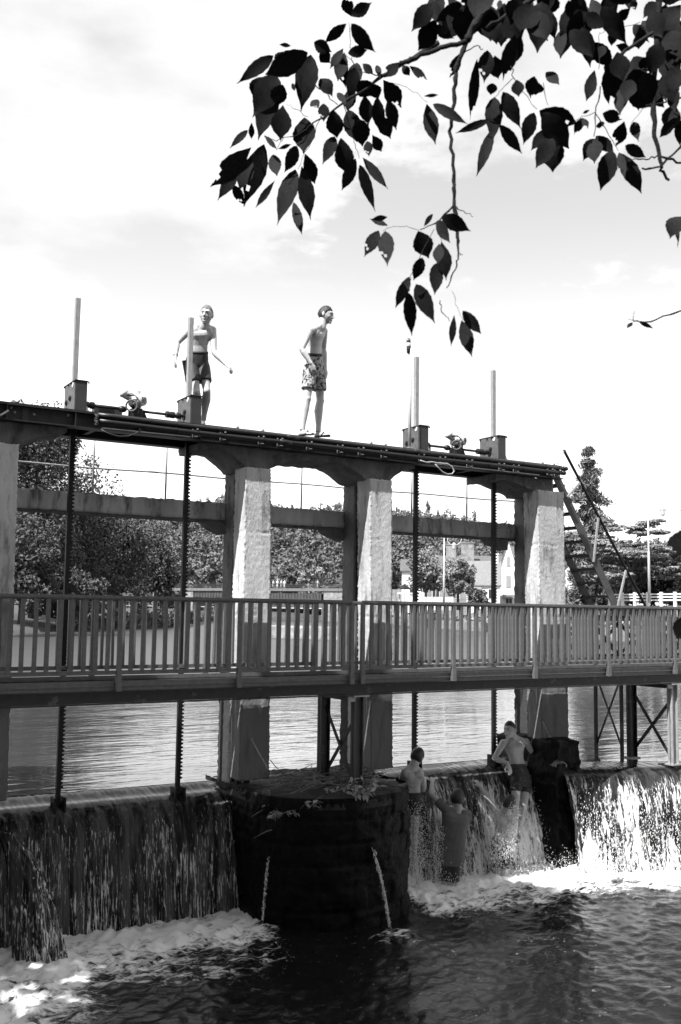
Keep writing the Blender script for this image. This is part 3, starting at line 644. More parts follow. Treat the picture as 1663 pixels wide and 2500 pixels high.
MB().bar((3.5, 11.24, 2.075), (4.6, 11.24, 2.083), .03, .008).build('angle_iron', 'pale_metal', deck); MB().bar((8.3, 11.24, 2.075), (10.25, 11.24, 2.075), .03, .008).build('angle_iron', 'pale_metal', deck)
# frayed ends of the conduits and the loose loops of cable
cl = [(3.47, 11.20, 2.05), (3.55, 11.18, 2.01), (3.68, 11.18, 1.985), (3.80, 11.18, 2.0), (3.9, 11.2, 2.05), (3.98, 11.22, 2.1)]
tag(MB().tube(cl, .008, 6).build('loose_cable', 'dark_cable', smooth=True), 'dark cable sagging under the left end of the conduits', 'cable')
loop = [atY(px, py, 11.16) for px, py in ((1026, 1124), (1040, 1129), (1055, 1128), (1072, 1131), (1092, 1132), (1104, 1140), (1109, 1150), (1104, 1157), (1092, 1158), (1080, 1152), (1070, 1142), (1062, 1133))]
tag(MB().tube(loop, .011, 7).build('loose_cable', 'cable', smooth=True), 'pale grey cable loop hanging below the conduits near the third gearbox', 'cable')
for zc in (2.212, 2.142):
    b = MB()
    for k in range(9):
        a = k*.7; b.tube([(3.45, 11.215+.02*math.cos(a), zc+.02*math.sin(a)), (3.42-.01*(k % 3), 11.2+.03*math.cos(a), zc-.02+.03*math.sin(a)), (3.43, 11.18+.02*math.cos(a), zc-.05+.01*k % .03)], .006, 5)
    tag(b.build('frayed_wires', 'dark_cable', smooth=True), 'frayed wire ends spilling from the %s conduit' % ('upper' if zc > 2.2 else 'lower'), 'wires')

# gearboxes, racks and gates
GX = [3.316, 4.775, 8.30, 9.745]; RX = [3.316, 4.79, 8.355, 9.81]
GL = ['leftmost grey gearbox with weathered bolted face on the steel deck', 'grey gearbox beside the leaning boy, second from the left', 'grey gearbox behind the white mast on the deck', 'rightmost grey gearbox on the deck']
RL = ['toothed lifting rack of the leftmost gearbox running down to the weir', 'toothed lifting rack just left of the tall central column', 'toothed lifting rack behind the bather holding on at the left', 'rightmost toothed lifting rack beside the standing bather']
for i in range(4):
    x0, x1, y0, y1, z0, z1 = GX[i]-.072, GX[i]+.072, 11.50, 11.94, 2.268, 2.668
    g = thing('gearbox', (GX[i], 11.72, 2.268), GL[i], 'gearbox', 'gearboxes on the deck')
    MB().box(x0+.004, x1, y0, y1, z0, z1-.012).build('housing', 'box_side', g, bevel=.004)
    MB().box(x0-.004, x0+.0035, y0+.004, y1-.004, z0+.004, z1-.015).build('face_plate', 'box_face', g)
    MB().box(x0-.010, x1+.010, y0-.010, y1+.010, z1-.011, z1).build('lid', 'box_side', g, bevel=.003)
    for yy in (y0+.01, y0+.11, y0+.15, y0+.26, y1-.02): MB().lathe((x0-.012, yy, z1-.022), (-1, 0, 0), [(-.008, .013), (.008, .013), (.012, .006)], 8).build('bolt', 'black_steel', g)
    for yy in (y0, ): MB().lathe((x1+.012, yy-.0, z1-.022), (1, 0, 0), [(-.004, .012), (.01, .012), (.012, .006)], 8).build('bolt', 'black_steel', g)
    for yy, zz in ((11.68, 2.47), (11.83, 2.44), (11.82, 2.345)): MB().lathe((x0-.004, yy, zz), (-1, 0, 0), [(0, .034), (.010, .034), (.012, .022), (.022, .02), (.024, .004)], 12).build('bearing_cap', 'black_steel', g)
    MB().lathe((x0-.004, 11.60, 2.62), (-1, 0, 0), [(0, .03), (.004, .03), (.005, .001)], 14).build('maker_plate', 'badge', g)
    MB().add([(x1+.001, y0, z0), (x1+.05, y0, z0), (x1+.001, y0, z0+.1), (x1+.001, y0+.008, z0), (x1+.05, y0+.008, z0), (x1+.001, y0+.008, z0+.1)], [(0, 1, 2), (5, 4, 3), (0, 3, 4, 1), (1, 4, 5, 2), (2, 5, 3, 0)]).build('gusset', 'galvanised', g)
    r = thing('lifting_rack', (RX[i], 11.78, -2.3), RL[i], 'rack', 'lifting racks of the sluice gates')
    zt = 3.735
    MB().box(RX[i]-.032, RX[i]+.020, 11.755, 11.805, -2.27, 2.4).build('rack_bar', 'black_steel', r)
    tz = -2.1; b = MB()
    while tz < 2.2:
        b.add([(RX[i]+.020, 11.757, tz), (RX[i]+.020, 11.757, tz+.034), (RX[i]+.046, 11.757, tz+.024), (RX[i]+.046, 11.757, tz+.010), (RX[i]+.020, 11.803, tz), (RX[i]+.020, 11.803, tz+.034), (RX[i]+.046, 11.803, tz+.024), (RX[i]+.046, 11.803, tz+.010)],
              [(0, 1, 2, 3), (7, 6, 5, 4), (0, 4, 5, 1), (1, 5, 6, 2), (2, 6, 7, 3), (3, 7, 4, 0)]); tz += .046
    o = b.build('rack_teeth', 'black_steel', r); o['kind'] = 'stuff'
    MB().box(RX[i]-.036, RX[i]+.024, 11.748, 11.81, 2.668, zt).build('rack_sleeve', 'galvanised', r, bevel=.006)
    zg = -2.33 if i < 2 else -2.25
    bk = MB(); bk.box(RX[i]-.07, RX[i]-.04, 11.68, 11.86, zg-.08, zg+.14).box(RX[i]+.04, RX[i]+.07, 11.68, 11.86, zg-.08, zg+.14); bk.lathe((RX[i]-.085, 11.77, zg+.06), (1, 0, 0), [(0, .03), (.17, .03)], 10)
    bk.build('gate_bracket', 'black_steel', r, bevel=.006)
for x0, x1, zg, lab in ((2.66, 5.46, -2.43, 'dark sluice gate plate under the left waterfall'), (7.6, 10.32, -2.36, 'dark sluice gate plate under the middle waterfall with the bathers')):
    t = thing('sluice_gate', ((x0+x1)/2, 11.75, ZL), lab, 'sluice gate')
    MB().box(x0, x1, 11.66, 11.80, ZL-.3, zg).build('plate', 'gate_plate', t, bevel=.01)
    for zz in (-2.7, -3.1, -3.5): MB().box(x0, x1, 11.62, 11.66, zz, zz+.05).build('rib', 'gate_plate', t)

# drive units between each pair of gearboxes
def drive(xc, x0, x1, lab, grp='motor drives on the deck'):
    d = thing('motor_drive', (xc, 11.70, 2.268), lab, 'motor', grp)
    zc = 2.42; Y = 11.70
    for a, b_ in ((x0, xc-.12), (xc+.10, x1)): MB().lathe((a, Y, zc), (1, 0, 0), [(0, .017), (b_-a, .017)], 10).build('shaft', 'paint_dark', d, smooth=True)
    sgn = 1
    for xx in (x0+.09, x1-.19): MB().lathe((xx, Y, zc), (1, 0, 0), [(-.06, .03), (-.058, .042), (-.02, .044), (-.018, .034), (.0, .034), (.002, .044), (.05, .044), (.052, .026)], 12).build('coupling', 'rubber_pipe', d, smooth=False)
    for xx in (xc-.17, x1-.09): MB().lathe((xx, Y, zc), (1, 0, 0), [(-.05, .018), (-.035, .034), (0, .043), (.035, .034), (.05, .018)], 12).build('universal_joint', 'rubber_pipe', d, smooth=True)
    for xx in (x0, x1-.004): MB().lathe((xx, Y, zc), (1, 0, 0), [(-.012, .045), (.012, .045)], 12).build('flange', 'galvanised' if xx == x0 else 'black_steel', d)
    MB().box(xc-.07, xc+.06, Y-.09, Y+.09, 2.268, 2.44).build('gear_case', 'paint_dark', d, bevel=.01)
    MB().bar((xc+.13, Y-.05, 2.27), (xc+.06, Y-.05, 2.42), .05, .012, (0, 1, 0)).build('strut', 'black_steel', d)
    MB().lathe((xc-.02, Y-.06, 2.545), (-.1, .0, 1), [(-.10, .06), (0, .066), (.05, .066)], 14).build('actuator_body', 'white_paint', d, smooth=True)
    MB().lathe((xc-.01, Y-.02, 2.53), (.35, -.93, .05), [(-.09, .055), (-.05, .07), (.06, .072), (.10, .068), (.105, .076), (.125, .076), (.14, .06), (.147, .002)], 18).build('motor_cover', 'white_paint', d, smooth=True)
    c = np.array([xc-.01, Y-.02, 2.53]); ax = np.array([.35, -.93, .05]); ax /= np.linalg.norm(ax); bc = c+ax*.1475; r_ = np.cross(ax, (0, 0, 1)); r_ /= np.linalg.norm(r_); u_ = np.cross(r_, ax)
    def pt(a, b_): return bc+ (-r_)*a+u_*b_
    lg = MB()
    for (a0, a1, b0, b1) in ((-.03, -.018, -.022, .018), (-.03, .03, .018, .028), (-.008, .006, -.022, .014), (.016, .03, -.022, .018), (-.03, .03, -.038, -.031)):
        q = [pt(a0, b0), pt(a1, b0), pt(a1, b1), pt(a0, b1)]; lg.add(q+[p+ax*.003 for p in q], [(0, 1, 2, 3), (7, 6, 5, 4), (0, 4, 5, 1), (1, 5, 6, 2), (2, 6, 7, 3), (3, 7, 4, 0)])
    lg.build('maker_mark', 'badge_ink', d)
    MB().lathe((xc-.04, Y-.02, 2.56), (-.8, -.1, .35), [(0, .05), (.09, .06), (.13, .06), (.14, .066), (.165, .064), (.185, .045), (.19, .002)], 16).build('gear_head', 'white_paint', d, smooth=True)
    MB().lathe((xc+.0, Y+.01, 2.58), (.05, 0, 1), [(0, .055), (.09, .053), (.095, .05), (.1, .02), (.115, .02), (.116, .001)], 14).build('terminal_box', 'white_paint', d, smooth=False)
    hub = np.array([xc-.10, Y-.13, 2.45]); n_ = np.array([-.55, -.83, 0]); a_ = np.array([-.83, .55, 0]) 
    MB().tube([hub+.068*(math.cos(t)*a_+math.sin(t)*np.array([0, 0, 1.])) for t in np.linspace(0, 2*math.pi, 25)], .012, 8).build('handwheel', 'box_face', d, smooth=True)
    MB().lathe(hub, n_, [(-.14, .02), (0, .025), (.02, .01)], 10).build('wheel_hub', 'black_steel', d, smooth=True)
    MB().tube([(xc-.16, Y-.08, 2.6), (xc-.10, Y-.14, 2.60), (xc-.03, Y-.16, 2.55), (xc+.0, Y-.16, 2.47), (xc-.02, Y-.14, 2.36)], .010, 7).build('power_cable', 'cable', d, smooth=True)
    MB().tube([(xc-.15, Y-.07, 2.58), (xc-.07, Y-.15, 2.575), (xc-.01, Y-.17, 2.5), (xc-.01, Y-.15, 2.33)], .009, 7).build('power_cable', 'dark_cable', d, smooth=True)
drive(4.06, 3.395, 4.70, 'white actuator motor with handwheel between the two left gearboxes'); drive(9.03, 8.38, 9.67, 'white actuator motor with handwheel between the two right gearboxes')
for x0, x1, lab in ((3.62, 3.98, 'flat dark steel box behind the left drive shaft'), (8.50, 8.76, 'flat dark steel box behind the right drive shaft')):
    t = thing('junction_box', (x0, 12.0, 2.268), lab, 'box')
    MB().box(x0, x1, 11.97, 12.07, 2.268, 2.50).build('case', 'box_side', t, bevel=.006)
    for xx in (x0+.03, x1-.03): MB().lathe((xx, 11.97, 2.47), (0, -1, 0), [(0, .01), (.006, .008)], 8).build('screw', 'galvanised', t)

# warning light mast
mst = thing('light_mast', (7.985, 11.42, 2.268), 'slim white mast with beacon lamp on top standing at the third gearbox', 'mast')
MB().lathe((7.985, 11.42, 2.10), (0, 0, 1), [(0, .024), (1.655, .024)], 12).build('pole', 'pale_metal', mst, smooth=True)
MB().lathe((7.955, 11.42, 3.755), (0, 0, 1), [(0, .03), (.02, .034), (.025, .034), (.05, .030)], 12).build('lamp_base', 'white_paint', mst)
MB().lathe((7.955, 11.42, 3.805), (0, 0, 1), [(0, .03), (.045, .03), (.065, .022), (.072, .004)], 12).build('beacon_lamp', 'lamp_glass', mst, smooth=True)
MB().lathe((7.955, 11.42, 3.65), (0, 0, 1), [(0, .008), (.012, .022), (.06, .026), (.105, .026)], 12).build('lamp_socket', 'black_steel', mst, smooth=True)
MB().box(7.95, 8.03, 11.39, 11.45, 2.268, 2.30).build('foot_plate', 'galvanised', mst)

# thin railing on the rear beam
rr = thing('rear_railing', (6.6, 12.3, 1.405), 'thin galvanised pipe railing on the rear concrete beam', 'railing')
for xx in (2.7, 3.74, 4.71, 5.675, 6.74, 7.7, 8.645, 9.70, 10.80): MB().lathe((xx, 12.30, 1.38), (0, 0, 1), [(0, .013), (.9, .013)], 8).build('post', 'galvanised', rr, smooth=True)
for zz, r_ in ((1.745, .011), (2.27, .014)): MB().tube([(xx, 12.30, zz+.05*(xx-2.6)/8.2+.006*math.sin(xx*3)) for xx in np.linspace(2.2, 10.85, 24)], r_, 7).build('rail', 'galvanised', rr, smooth=True)

# ------------------------------------------------------------------ footbridge
fb = thing('footbridge', (7, 10.75, -.9), 'dark steel footbridge with vertical baluster railings crossing in front of the dam', 'footbridge')
for y in (10.33, 11.17):
    s = -1 if y < 11 else 1
    b = MB(); b.box(.2, 15.5, y-.006, y+.006, -1.000, -.888); b.box(.2, 15.5, min(y, y+s*.065), max(y, y+s*.065), -.886, -.874); b.box(.2, 15.5, min(y, y+s*.065), max(y, y+s*.065), -1.014, -1.002)
    b.build('girder', 'paint_dark', fb, bevel=.002)
    MB().box(.2, 15.5, y-.004+s*.012, y+.004+s*.012, -.872, -.775).build('kick_plate', 'paint_rail', fb)
    MB().box(.2, 15.5, y-.012+s*.02, y+.012+s*.02, -.83, -.822).build('plate_lip', 'paint_rail', fb)
x = .3
while x < 15.4:
    MB().box(x, x+.58, 10.35, 11.15, -.885, -.865).build('deck_panel', 'paint_dark', fb); x += .60
for xx in np.arange(.8, 15, 1.39): MB().box(xx-.04, xx+.04, 10.34, 11.16, -.98, -.89).build('cross_member', 'paint_dark', fb)
posts = [.69, 2.085, 3.478, 4.872, 6.360, 6.513, 7.895, 9.272, 10.66, 12.04, 13.43, 14.8]
bal_me = MB().box(-.019, .019, -.019, .019, 0, .745).build('baluster', 'paint_rail', None, bevel=0.003)
bal_data = bal_me.data; bpy.data.objects.remove(bal_me)
for Yr, face in ((10.28, -1), (11.22, 1)):
    for a, b_ in zip(posts[:-1], posts[1:]):
        if b_-a < .3: continue
        if face > 0 and a > 13: continue
        rb = MB(); rb.box(a, b_-.004, Yr-.026, Yr+.026, .088, .122); rb.box(a+.02, b_-.02, Yr-.012, Yr+.012, .076, .089)
        rl = rb.build('railing', 'paint_rail', fb, bevel=.003)
        MB().box(a+.016, b_-.016, Yr-.006, Yr+.03, -.705, -.662).build('bottom_rail', 'paint_rail', rl)
        n = int(round((b_-a)/.1265))
        for k in range(1, n):
            o = bpy.data.objects.new('baluster', bal_data); COL.objects.link(o); o.parent = rl; o.location = (np.array((a+(b_-a)*k/n, Yr, -.668))-parent_loc(rl))
            o.rotation_euler = (random.gauss(0, .003), random.gauss(0, .004), random.gauss(0, .04)); o.location.x += random.gauss(0, .0015)
            if face > 0: o.location.x -= .017; o.scale = (.75, 1, 1)
    for xx in posts:
        f_ = Yr+face*.0
        MB().add([(xx-.022, Yr-.022, .09), (xx+.022, Yr-.022, .09), (xx+.022, Yr+.022, .09), (xx-.022, Yr+.022, .09),
                  (xx-.022, Yr-.024, -.55), (xx+.022, Yr-.024, -.55), (xx+.022, Yr+.022, -.55), (xx-.022, Yr+.022, -.55),
                  (xx-.032, Yr-.03, -.88), (xx+.032, Yr-.03, -.88), (xx+.032, Yr+.022, -.88), (xx-.032, Yr+.022, -.88)],
                 [(3, 2, 1, 0), (0, 1, 5, 4), (1, 2, 6, 5), (2, 3, 7, 6), (3, 0, 4, 7), (4, 5, 9, 8), (5, 6, 10, 9), (6, 7, 11, 10), (7, 4, 8, 11), (8, 9, 10, 11)]).build('railing_post', 'paint_rail', fb, bevel=.002)
def trestle(xc, zb, label, m1='box_side'):
    t = thing('steel_trestle', (xc, 10.8, zb), label, 'trestle', 'steel trestles under the footbridge')
    for y, w in ((10.36, .062), (11.16, .066)):
        b = MB(); b.box(xc-w, xc+w, y-.006, y+.006, zb, -1.02); b.box(xc-w, xc-w+.012, y-.05, y+.05, zb, -1.02); b.box(xc+w-.012, xc+w, y-.05, y+.05, zb, -1.02); b.build('leg', m1 if y < 11 else 'paint_dark', t)
        MB().box(xc-.1, xc+.1, y-.08, y+.08, zb-.02, zb).build('foot_plate', 'galvanised', t)
    MB().box(xc-.11, xc+.11, 10.26, 10.46, -1.035, -1.016).build('cap_plate', 'galvanised', t); MB().box(xc-.05, xc+.05, 10.46, 11.1, -1.10, -1.03).build('cap_beam', 'paint_dark', t)
    MB().box(xc-.17, xc-.07, 10.29, 10.31, -1.09, -1.03).build('gusset', 'galvanised', t)
    MB().bar((xc-.01, 10.42, zb+.12), (xc-.01, 11.1, -1.22), .05, .012, (1, 0, 0)).build('brace', 'paint_dark', t); MB().bar((xc+.012, 11.1, zb+.15), (xc+.012, 10.42, -1.30), .05, .012, (1, 0, 0)).build('brace', 'paint_dark', t)
trestle(6.50, -2.17, 'braced steel trestle standing on the central pier among driftwood'); trestle(12.06, -2.2, 'braced steel trestle standing at the right weir crest', 'galvanised')

# ------------------------------------------------------------------ steel stairs at the right end
st = thing('steel_stairs', (11.6, 11.8, -.05), 'steep open steel stairs with one handrail at the right end of the dam', 'stairs')
def strg(y0, y1, x0, z0, x1, z1, h, name, m): MB().prism([(x0, z0), (x1, z1), (x1+h*.55, z1), (x0+h*.55, z0)], y0, y1).build(name, m, st)
strg(11.50, 11.515, 10.70, 2.22, 12.16, -.08, .30, 'stringer', 'stair_paint'); strg(12.05, 12.065, 10.70, 2.22, 12.16, -.08, .30, 'stringer', 'paint_dark')
for k in range(10):
    zz = 2.02-k*.215; xx = 10.70+(2.22-zz)/1.575+.02; MB().box(xx, xx+.19, 11.516, 12.05, zz-.035, zz).build('tread', 'black_steel', st)
MB().tube([(10.98, 11.47, 2.56), (11.0, 11.47, 2.52), (12.78, 11.47, .10), (12.95, 11.47, -.12)], .022, 10).build('handrail', 'black_steel', st, smooth=True)
for a, b_ in ((atY(1384, 1215, 11.49), atY(1420, 1173, 11.47)), (atY(1449, 1372, 11.49), atY(1463, 1247, 11.47)), (atY(1508, 1482, 11.49), atY(1530, 1385, 11.47))): MB().bar(a, b_, .028, .028).build('handrail_post', 'galvanised', st)
MB().tube([(10.78, 11.45, 2.27), (10.98, 11.47, 2.54)], .007, 6).build('stay_rod', 'galvanised', st, smooth=True)
MB().box(10.9, 14.6, 11.47, 11.52, -.11, -.05).build('landing_beam', 'paint_dark', st); MB().box(10.9, 14.6, 12.05, 12.1, -.11, -.05).build('landing_beam', 'paint_dark', st)
for k in range(9): MB().box(12.2+k*.27, 12.45+k*.27, 11.5, 12.07, -.05, -.03).build('landing_plank', 'paint_dark', st)
# lattice tower below the landing
lt = thing('lattice_tower', (12.2, 11.78, ZU), 'cross braced dark steel frame and truss under the stair landing, standing in the river', 'tower')
for xx in (12.20, 14.6):
    for yy in (11.50, 12.06): MB().box(xx-.022, xx+.022, yy-.022, yy+.022, -2.6, -.11).build('leg', 'black_steel', lt)
    MB().bar((xx, 11.5, -2.12), (xx, 12.06, -.98), .032, .012, (1, 0, 0)).build('brace', 'black_steel', lt); MB().bar((xx+.013, 12.06, -2.12), (xx+.013, 11.5, -.98), .032, .012, (1, 0, 0)).build('brace', 'black_steel', lt)
    MB().box(xx-.015, xx+.015, 11.5, 12.06, -.99, -.96).build('cross_bar', 'black_steel', lt)
for y in (11.5, 12.06):
    MB().box(10.9, 14.6, y-.014, y+.014, -.70, -.665).build('bottom_chord', 'black_steel', lt)
    for xa in np.arange(10.92, 14.5, .62):
        MB().bar((xa, y, -.68), (xa+.62, y, -.12), .034, .012, (0, 1, 0)).build('brace', 'black_steel', lt); MB().bar((xa, y+.013, -.12), (xa+.62, y+.013, -.68), .034, .012, (0, 1, 0)).build('brace', 'black_steel', lt)
        MB().box(xa-.012, xa+.012, y-.012, y+.012, -.68, -.11).build('truss_post', 'black_steel', lt)
# ================================================================== ON THE PIER
def stick_pile(name, label, c, n, L, rx, ry, rng, m='twig_wood', rad=.006, zt=0):
    b = MB()
    for k in range(n):
        p = np.array(c)+np.array([rng.uniform(-rx, rx), rng.uniform(-ry, ry), rng.uniform(0, .05)+zt*rng.uniform(0, 1)]); a = rng.normal(.2, .9); l = L*rng.uniform(.3, 1.2)
        d = np.array([math.cos(a), math.sin(a)*.7, rng.normal(.02, .16)])*l
        b.tube([p-d/2, p+rng.normal(0, .02, 3), p+d/2], [rad*rng.uniform(.6, 1.6), rad, rad*.4], 5)
    o = b.build(name, m, smooth=True); tag(o, label, 'driftwood', kind='stuff'); return o
rg = np.random.default_rng(21)
stick_pile('driftwood_twigs', 'heap of dead twigs and reeds caught against the trestle on the pier', (6.45, 10.95, -2.16), 150, .34, .62, .42, rg, zt=.12)
stick_pile('driftwood_twigs', 'scattered dead twigs lying on the back of the pier top', (6.9, 11.5, -2.17), 90, .30, .55, .35, rg, zt=.05)
def single_stick(path, r, label, m='twig_wood'): tag(MB().tube(path, r, 6).build('dead_branch', m, smooth=True), label, 'branch', 'dead branches on the pier')
single_stick([atY(640, 1970, 10.75), atY(690, 1944, 10.75), atY(760, 1918, 10.85)], [.010, .010, .006], 'long dead branch slanting over the left edge of the pier')
single_stick([atY(655, 1966, 10.70), atY(720, 1935, 10.72), atY(775, 1905, 10.9)], [.006, .008, .006], 'thinner dead branch beside the long one on the pier edge')
single_stick([atY(757, 1883, 11.0), atY(772, 1893, 11.0), atY(800, 1930, 10.95)], [.008, .009, .006], 'short dead branch sticking up at the dark trestle leg')
single_stick([atY(612, 1995, 10.9), atY(645, 1975, 10.8), atY(690, 1946, 10.8)], [.004, .006, .004], 'dead branch hanging low over the dark pier side')
single_stick([atY(620, 2046, 10.75), atY(650, 2030, 10.7), atY(690, 2018, 10.6)], [.004, .006, .005], 'bare root hanging out of the pier wall under the small shrub')
tag(MB().tube([atY(660, 1855, 11.35), atY(672, 1871, 11.3), atY(700, 1895, 11.2), atY(735, 1915, 11.1), atY(762, 1925, 11.0)], .005, 6).build('loose_wire', 'black_steel', smooth=True), 'thin black wire sagging from the tall column to the pier', 'wire')
# squared timber lying at the right rim of the pier
tb = thing('timber_beam', atY(930, 1920, 10.85), 'short weathered timber lying at the right rim of the pier', 'timber')
a_, b2 = atY(893, 1916, 10.95), atY(966, 1917, 10.62)
rough_box('timber', 'weathered_wood', tb, lambda U: a_+(b2-a_)*U[:, :1]+np.array([.55, .84, 0])*(U[:, 1:2]-.5)*.17+np.array([0, 0, 1])*(U[:, 2:]-.5)*.13, (.5, .17, .13), .03, .008, 9, .004)
b = MB()
for k in range(5): b.tube([b2+np.array([0, 0, .0]), b2+np.array([.10+.02*k, -.08+.01*k, .012*k-.02]), b2+np.array([.2+.03*k, -.14+.03*k, .01*k-.02])], [.006, .004, .002], 5)
b.build('splinters', 'weathered_wood', tb, smooth=True)
# leafy plants
def leaf_blade(L, W, bend, fold=.12, n=5):
    """base at origin, along +X, face up"""
    V = []; F = []
    for i in range(n+1):
        t = i/n; w = W*.5*(math.sin(math.pi*min(t**.8, 1))**.8)*(1 if t < .98 else .1); x = L*t; z = -bend*L*t*t
        V += [(x, -w, z+fold*w), (x, 0, z), (x, w, z+fold*w)]
    for i in range(n):
        for k in range(2): q = 3*i+k; F.append((q, q+3, q+4, q+1))
    return V, F
def rot_to(d, up=(0, 0, 1), roll=0.):
    d = np.array(d, float); d /= np.linalg.norm(d); s = np.cross(up, d); s = s/np.linalg.norm(s) if np.linalg.norm(s) > 1e-5 else np.array([1., 0, 0]); u = np.cross(d, s)
    s2 = math.cos(roll)*s+math.sin(roll)*u; u2 = np.cross(d, s2); return np.stack([d, s2, u2], 1)
def leafy_plant(base, n, L, label, rng, spread=1., hang=.0, m='leaf_small', cat='plant', stems=5):
    t = thing('leafy_plant', base, label, cat)
    base = np.array(base)
    V0, F0 = leaf_blade(1, .42, .25)
    me = MB().add(V0, F0); o0 = me.build('leaf', m, None, smooth=False, fix=False); d0 = o0.data; bpy.data.objects.remove(o0)
    sb = MB(); tips = []
    for s_ in range(stems):
        a = rng.uniform(0, 2*math.pi); d = np.array([math.cos(a)*spread, math.sin(a)*spread*.6-.3*spread, rng.uniform(.3, .9)*(1-hang)-hang])
        p = [base, base+d*L*1.2+np.array([0, 0, .02]), base+d*L*2.2-np.array([0, 0, hang*.1])]; sb.tube(p, [.005, .004, .002], 5); tips.append(p)
    sb.build('stem', 'twig_wood', t, smooth=True)
    for k in range(n):
        p = tips[k % stems]; f = rng.uniform(.15, 1); c = p[0]*(1-f)**2+2*f*(1-f)*p[1]+f*f*p[2]
        d = np.array([rng.normal(0, 1), rng.normal(-.5, .8), rng.normal(-.25, .5)]); R = rot_to(d, roll=rng.normal(0, .5)); l = L*rng.uniform(.45, 1.0)
        o = bpy.data.objects.new('leaf', d0); COL.objects.link(o); o.parent = t
        M = Matrix([list(R[i]*l)+[float((c-base)[i])] for i in range(3)]+[[0, 0, 0, 1]]); o.matrix_local = M
    return t
rp = np.random.default_rng(8)
leafy_plant(atY(882, 1945, 10.12), 55, .12, 'green weed with broad leaves at the foot of the near trestle leg', rp, .9)
leafy_plant(atY(903, 1925, 10.35), 26, .10, 'smaller broad leaved weed beside the timber on the pier', rp, .7)
leafy_plant(atY(690, 1985, 10.45), 60, .085, 'small shrub with many little leaves hanging out of the pier wall', rp, 1.2, .35, stems=8)
leafy_plant(atY(752, 1975, 10.22), 12, .13, 'young shoot with a few pointed leaves on the pier edge', rp, .6, .1, stems=3)
leafy_plant(atY(1362, 1862, 10.95), 40, .06, 'tuft of moss and weeds on the narrow pier under the right column', rp, 1.2, .3, stems=7)

# ================================================================== PEOPLE
def remesh_build(mb, name, m, parent, voxel=.0075, smooth=4, fac=.5):
    me = bpy.data.meshes.new('tmp'); me.from_pydata(mb.v, [], mb.f)
    bm = bmesh.new(); bm.from_mesh(me); bmesh.ops.recalc_face_normals(bm, faces=bm.faces); bm.to_mesh(me); bm.free()
    o = bpy.data.objects.new('tmp', me); COL.objects.link(o)
    r = o.modifiers.new('r', 'REMESH'); r.mode = 'VOXEL'; r.voxel_size = voxel
    s = o.modifiers.new('s', 'SMOOTH'); s.iterations = smooth; s.factor = fac
    dg = bpy.context.evaluated_depsgraph_get(); dg.update()
    ev = o.evaluated_get(dg); out = bpy.data.meshes.new_from_object(ev)
    bpy.data.objects.remove(o); bpy.data.meshes.remove(me)
    off = parent_loc(parent); co = np.empty(len(out.vertices)*3); out.vertices.foreach_get('co', co); co = co.reshape(-1, 3)-off; out.vertices.foreach_set('co', co.ravel())
    out.polygons.foreach_set('use_smooth', np.ones(len(out.polygons), bool)); out.materials.clear(); out.materials.append(MATS[m]); out.name = name
    return link(name, out, parent)
def nrm(v): v = np.array(v, float); return v/(np.linalg.norm(v)+1e-12)
def ring(c, sx, fy, a, b, n=18, p=2.4):
    out = []
    for k in range(n):
        t = 2*math.pi*k/n; ct, st_ = math.cos(t), math.sin(t)
        out.append(c+sx*a*math.copysign(abs(ct)**(2/p), ct)+fy*b*math.copysign(abs(st_)**(2/p), st_))
    return out
def head_pts(c, F, U, S, grow=None, n=26, r=18):
    """egg-shaped head: returns verts, faces, unit coords; F forward, U up, S side"""
    V = []; Q = []
    for i in range(r+1):
        t = math.pi*i/r
        for k in range(n):
            p = 2*math.pi*k/n; x = math.sin(t)*math.sin(p); y = math.sin(t)*math.cos(p); z = math.cos(t)   # x side, y forward, z up
            Q.append((x, y, z))
    Q = np.array(Q)
    x, y, z = Q.T
    jaw = np.clip(-z, 0, 1); w = .077*(1-.26*jaw**2.0); d = np.where(y > 0, .092*(1-.08*jaw), .098*(1-.55*jaw**1.2)); h = np.where(z > 0, .118, .115)
    g = 0 if grow is None else grow(x, y, z)
    P = c+np.outer(x*(w+g), S)+np.outer(y*(d+g)+.022*jaw, F)+np.outer(z*(h+g), U)
    return P, [tuple(f) for f in np.stack([np.arange(r*n), (np.arange(r*n)//n)*n+(np.arange(r*n)+1) % n, (np.arange(r*n)//n)*n+(np.arange(r*n)+1) % n+n, np.arange(r*n)+n], 1)]
def hand(mb, W, D, Nn, side, curl=.5, s=1.0):
    """W wrist, D direction to the fingertips, Nn back-of-hand normal, side = +1/-1 thumb side"""
    D = nrm(D); Nn = nrm(np.array(Nn)-D*(np.dot(Nn, D))); B = np.cross(D, Nn)*side
    mb.loft([ring(W+D*t*s, B, Nn, a*s, b*s, 12) for t, a, b in ((-.02, .024, .019), (.015, .030, .017), (.05, .040, .016), (.085, .039, .0145), (.098, .032, .010))])
    for j, (o, L) in enumerate(((.030, .068), (.010, .078), (-.011, .072), (-.030, .056))):
        p0 = W+D*.075*s+B*o*s; a = .25+curl*.5; p1 = W+D*.098*s+B*o*1.05*s; dv = D*math.cos(a*.6)-Nn*math.sin(a*.6); p2 = p1+dv*L*.5*s
        dv2 = D*math.cos(a*1.6)-Nn*math.sin(a*1.6); p3 = p2+dv2*L*.5*s; mb.tube([p0, p1, p2, p3, p3+dv2*.006*s], [.0095*s, .0095*s, .009*s, .0075*s, .003*s], 8)
    q0 = W+D*.02*s+B*.022*s; q1 = W+D*.05*s+B*.050*s-Nn*.010*s; q2 = q1+nrm(D*.8+B*.45-Nn*.35)*.034*s; q3 = q2+nrm(D+B*.1-Nn*.3)*.028*s; mb.tube([q0, q1, q2, q3], [.013*s, .0125*s, .0105*s, .006*s], 8)
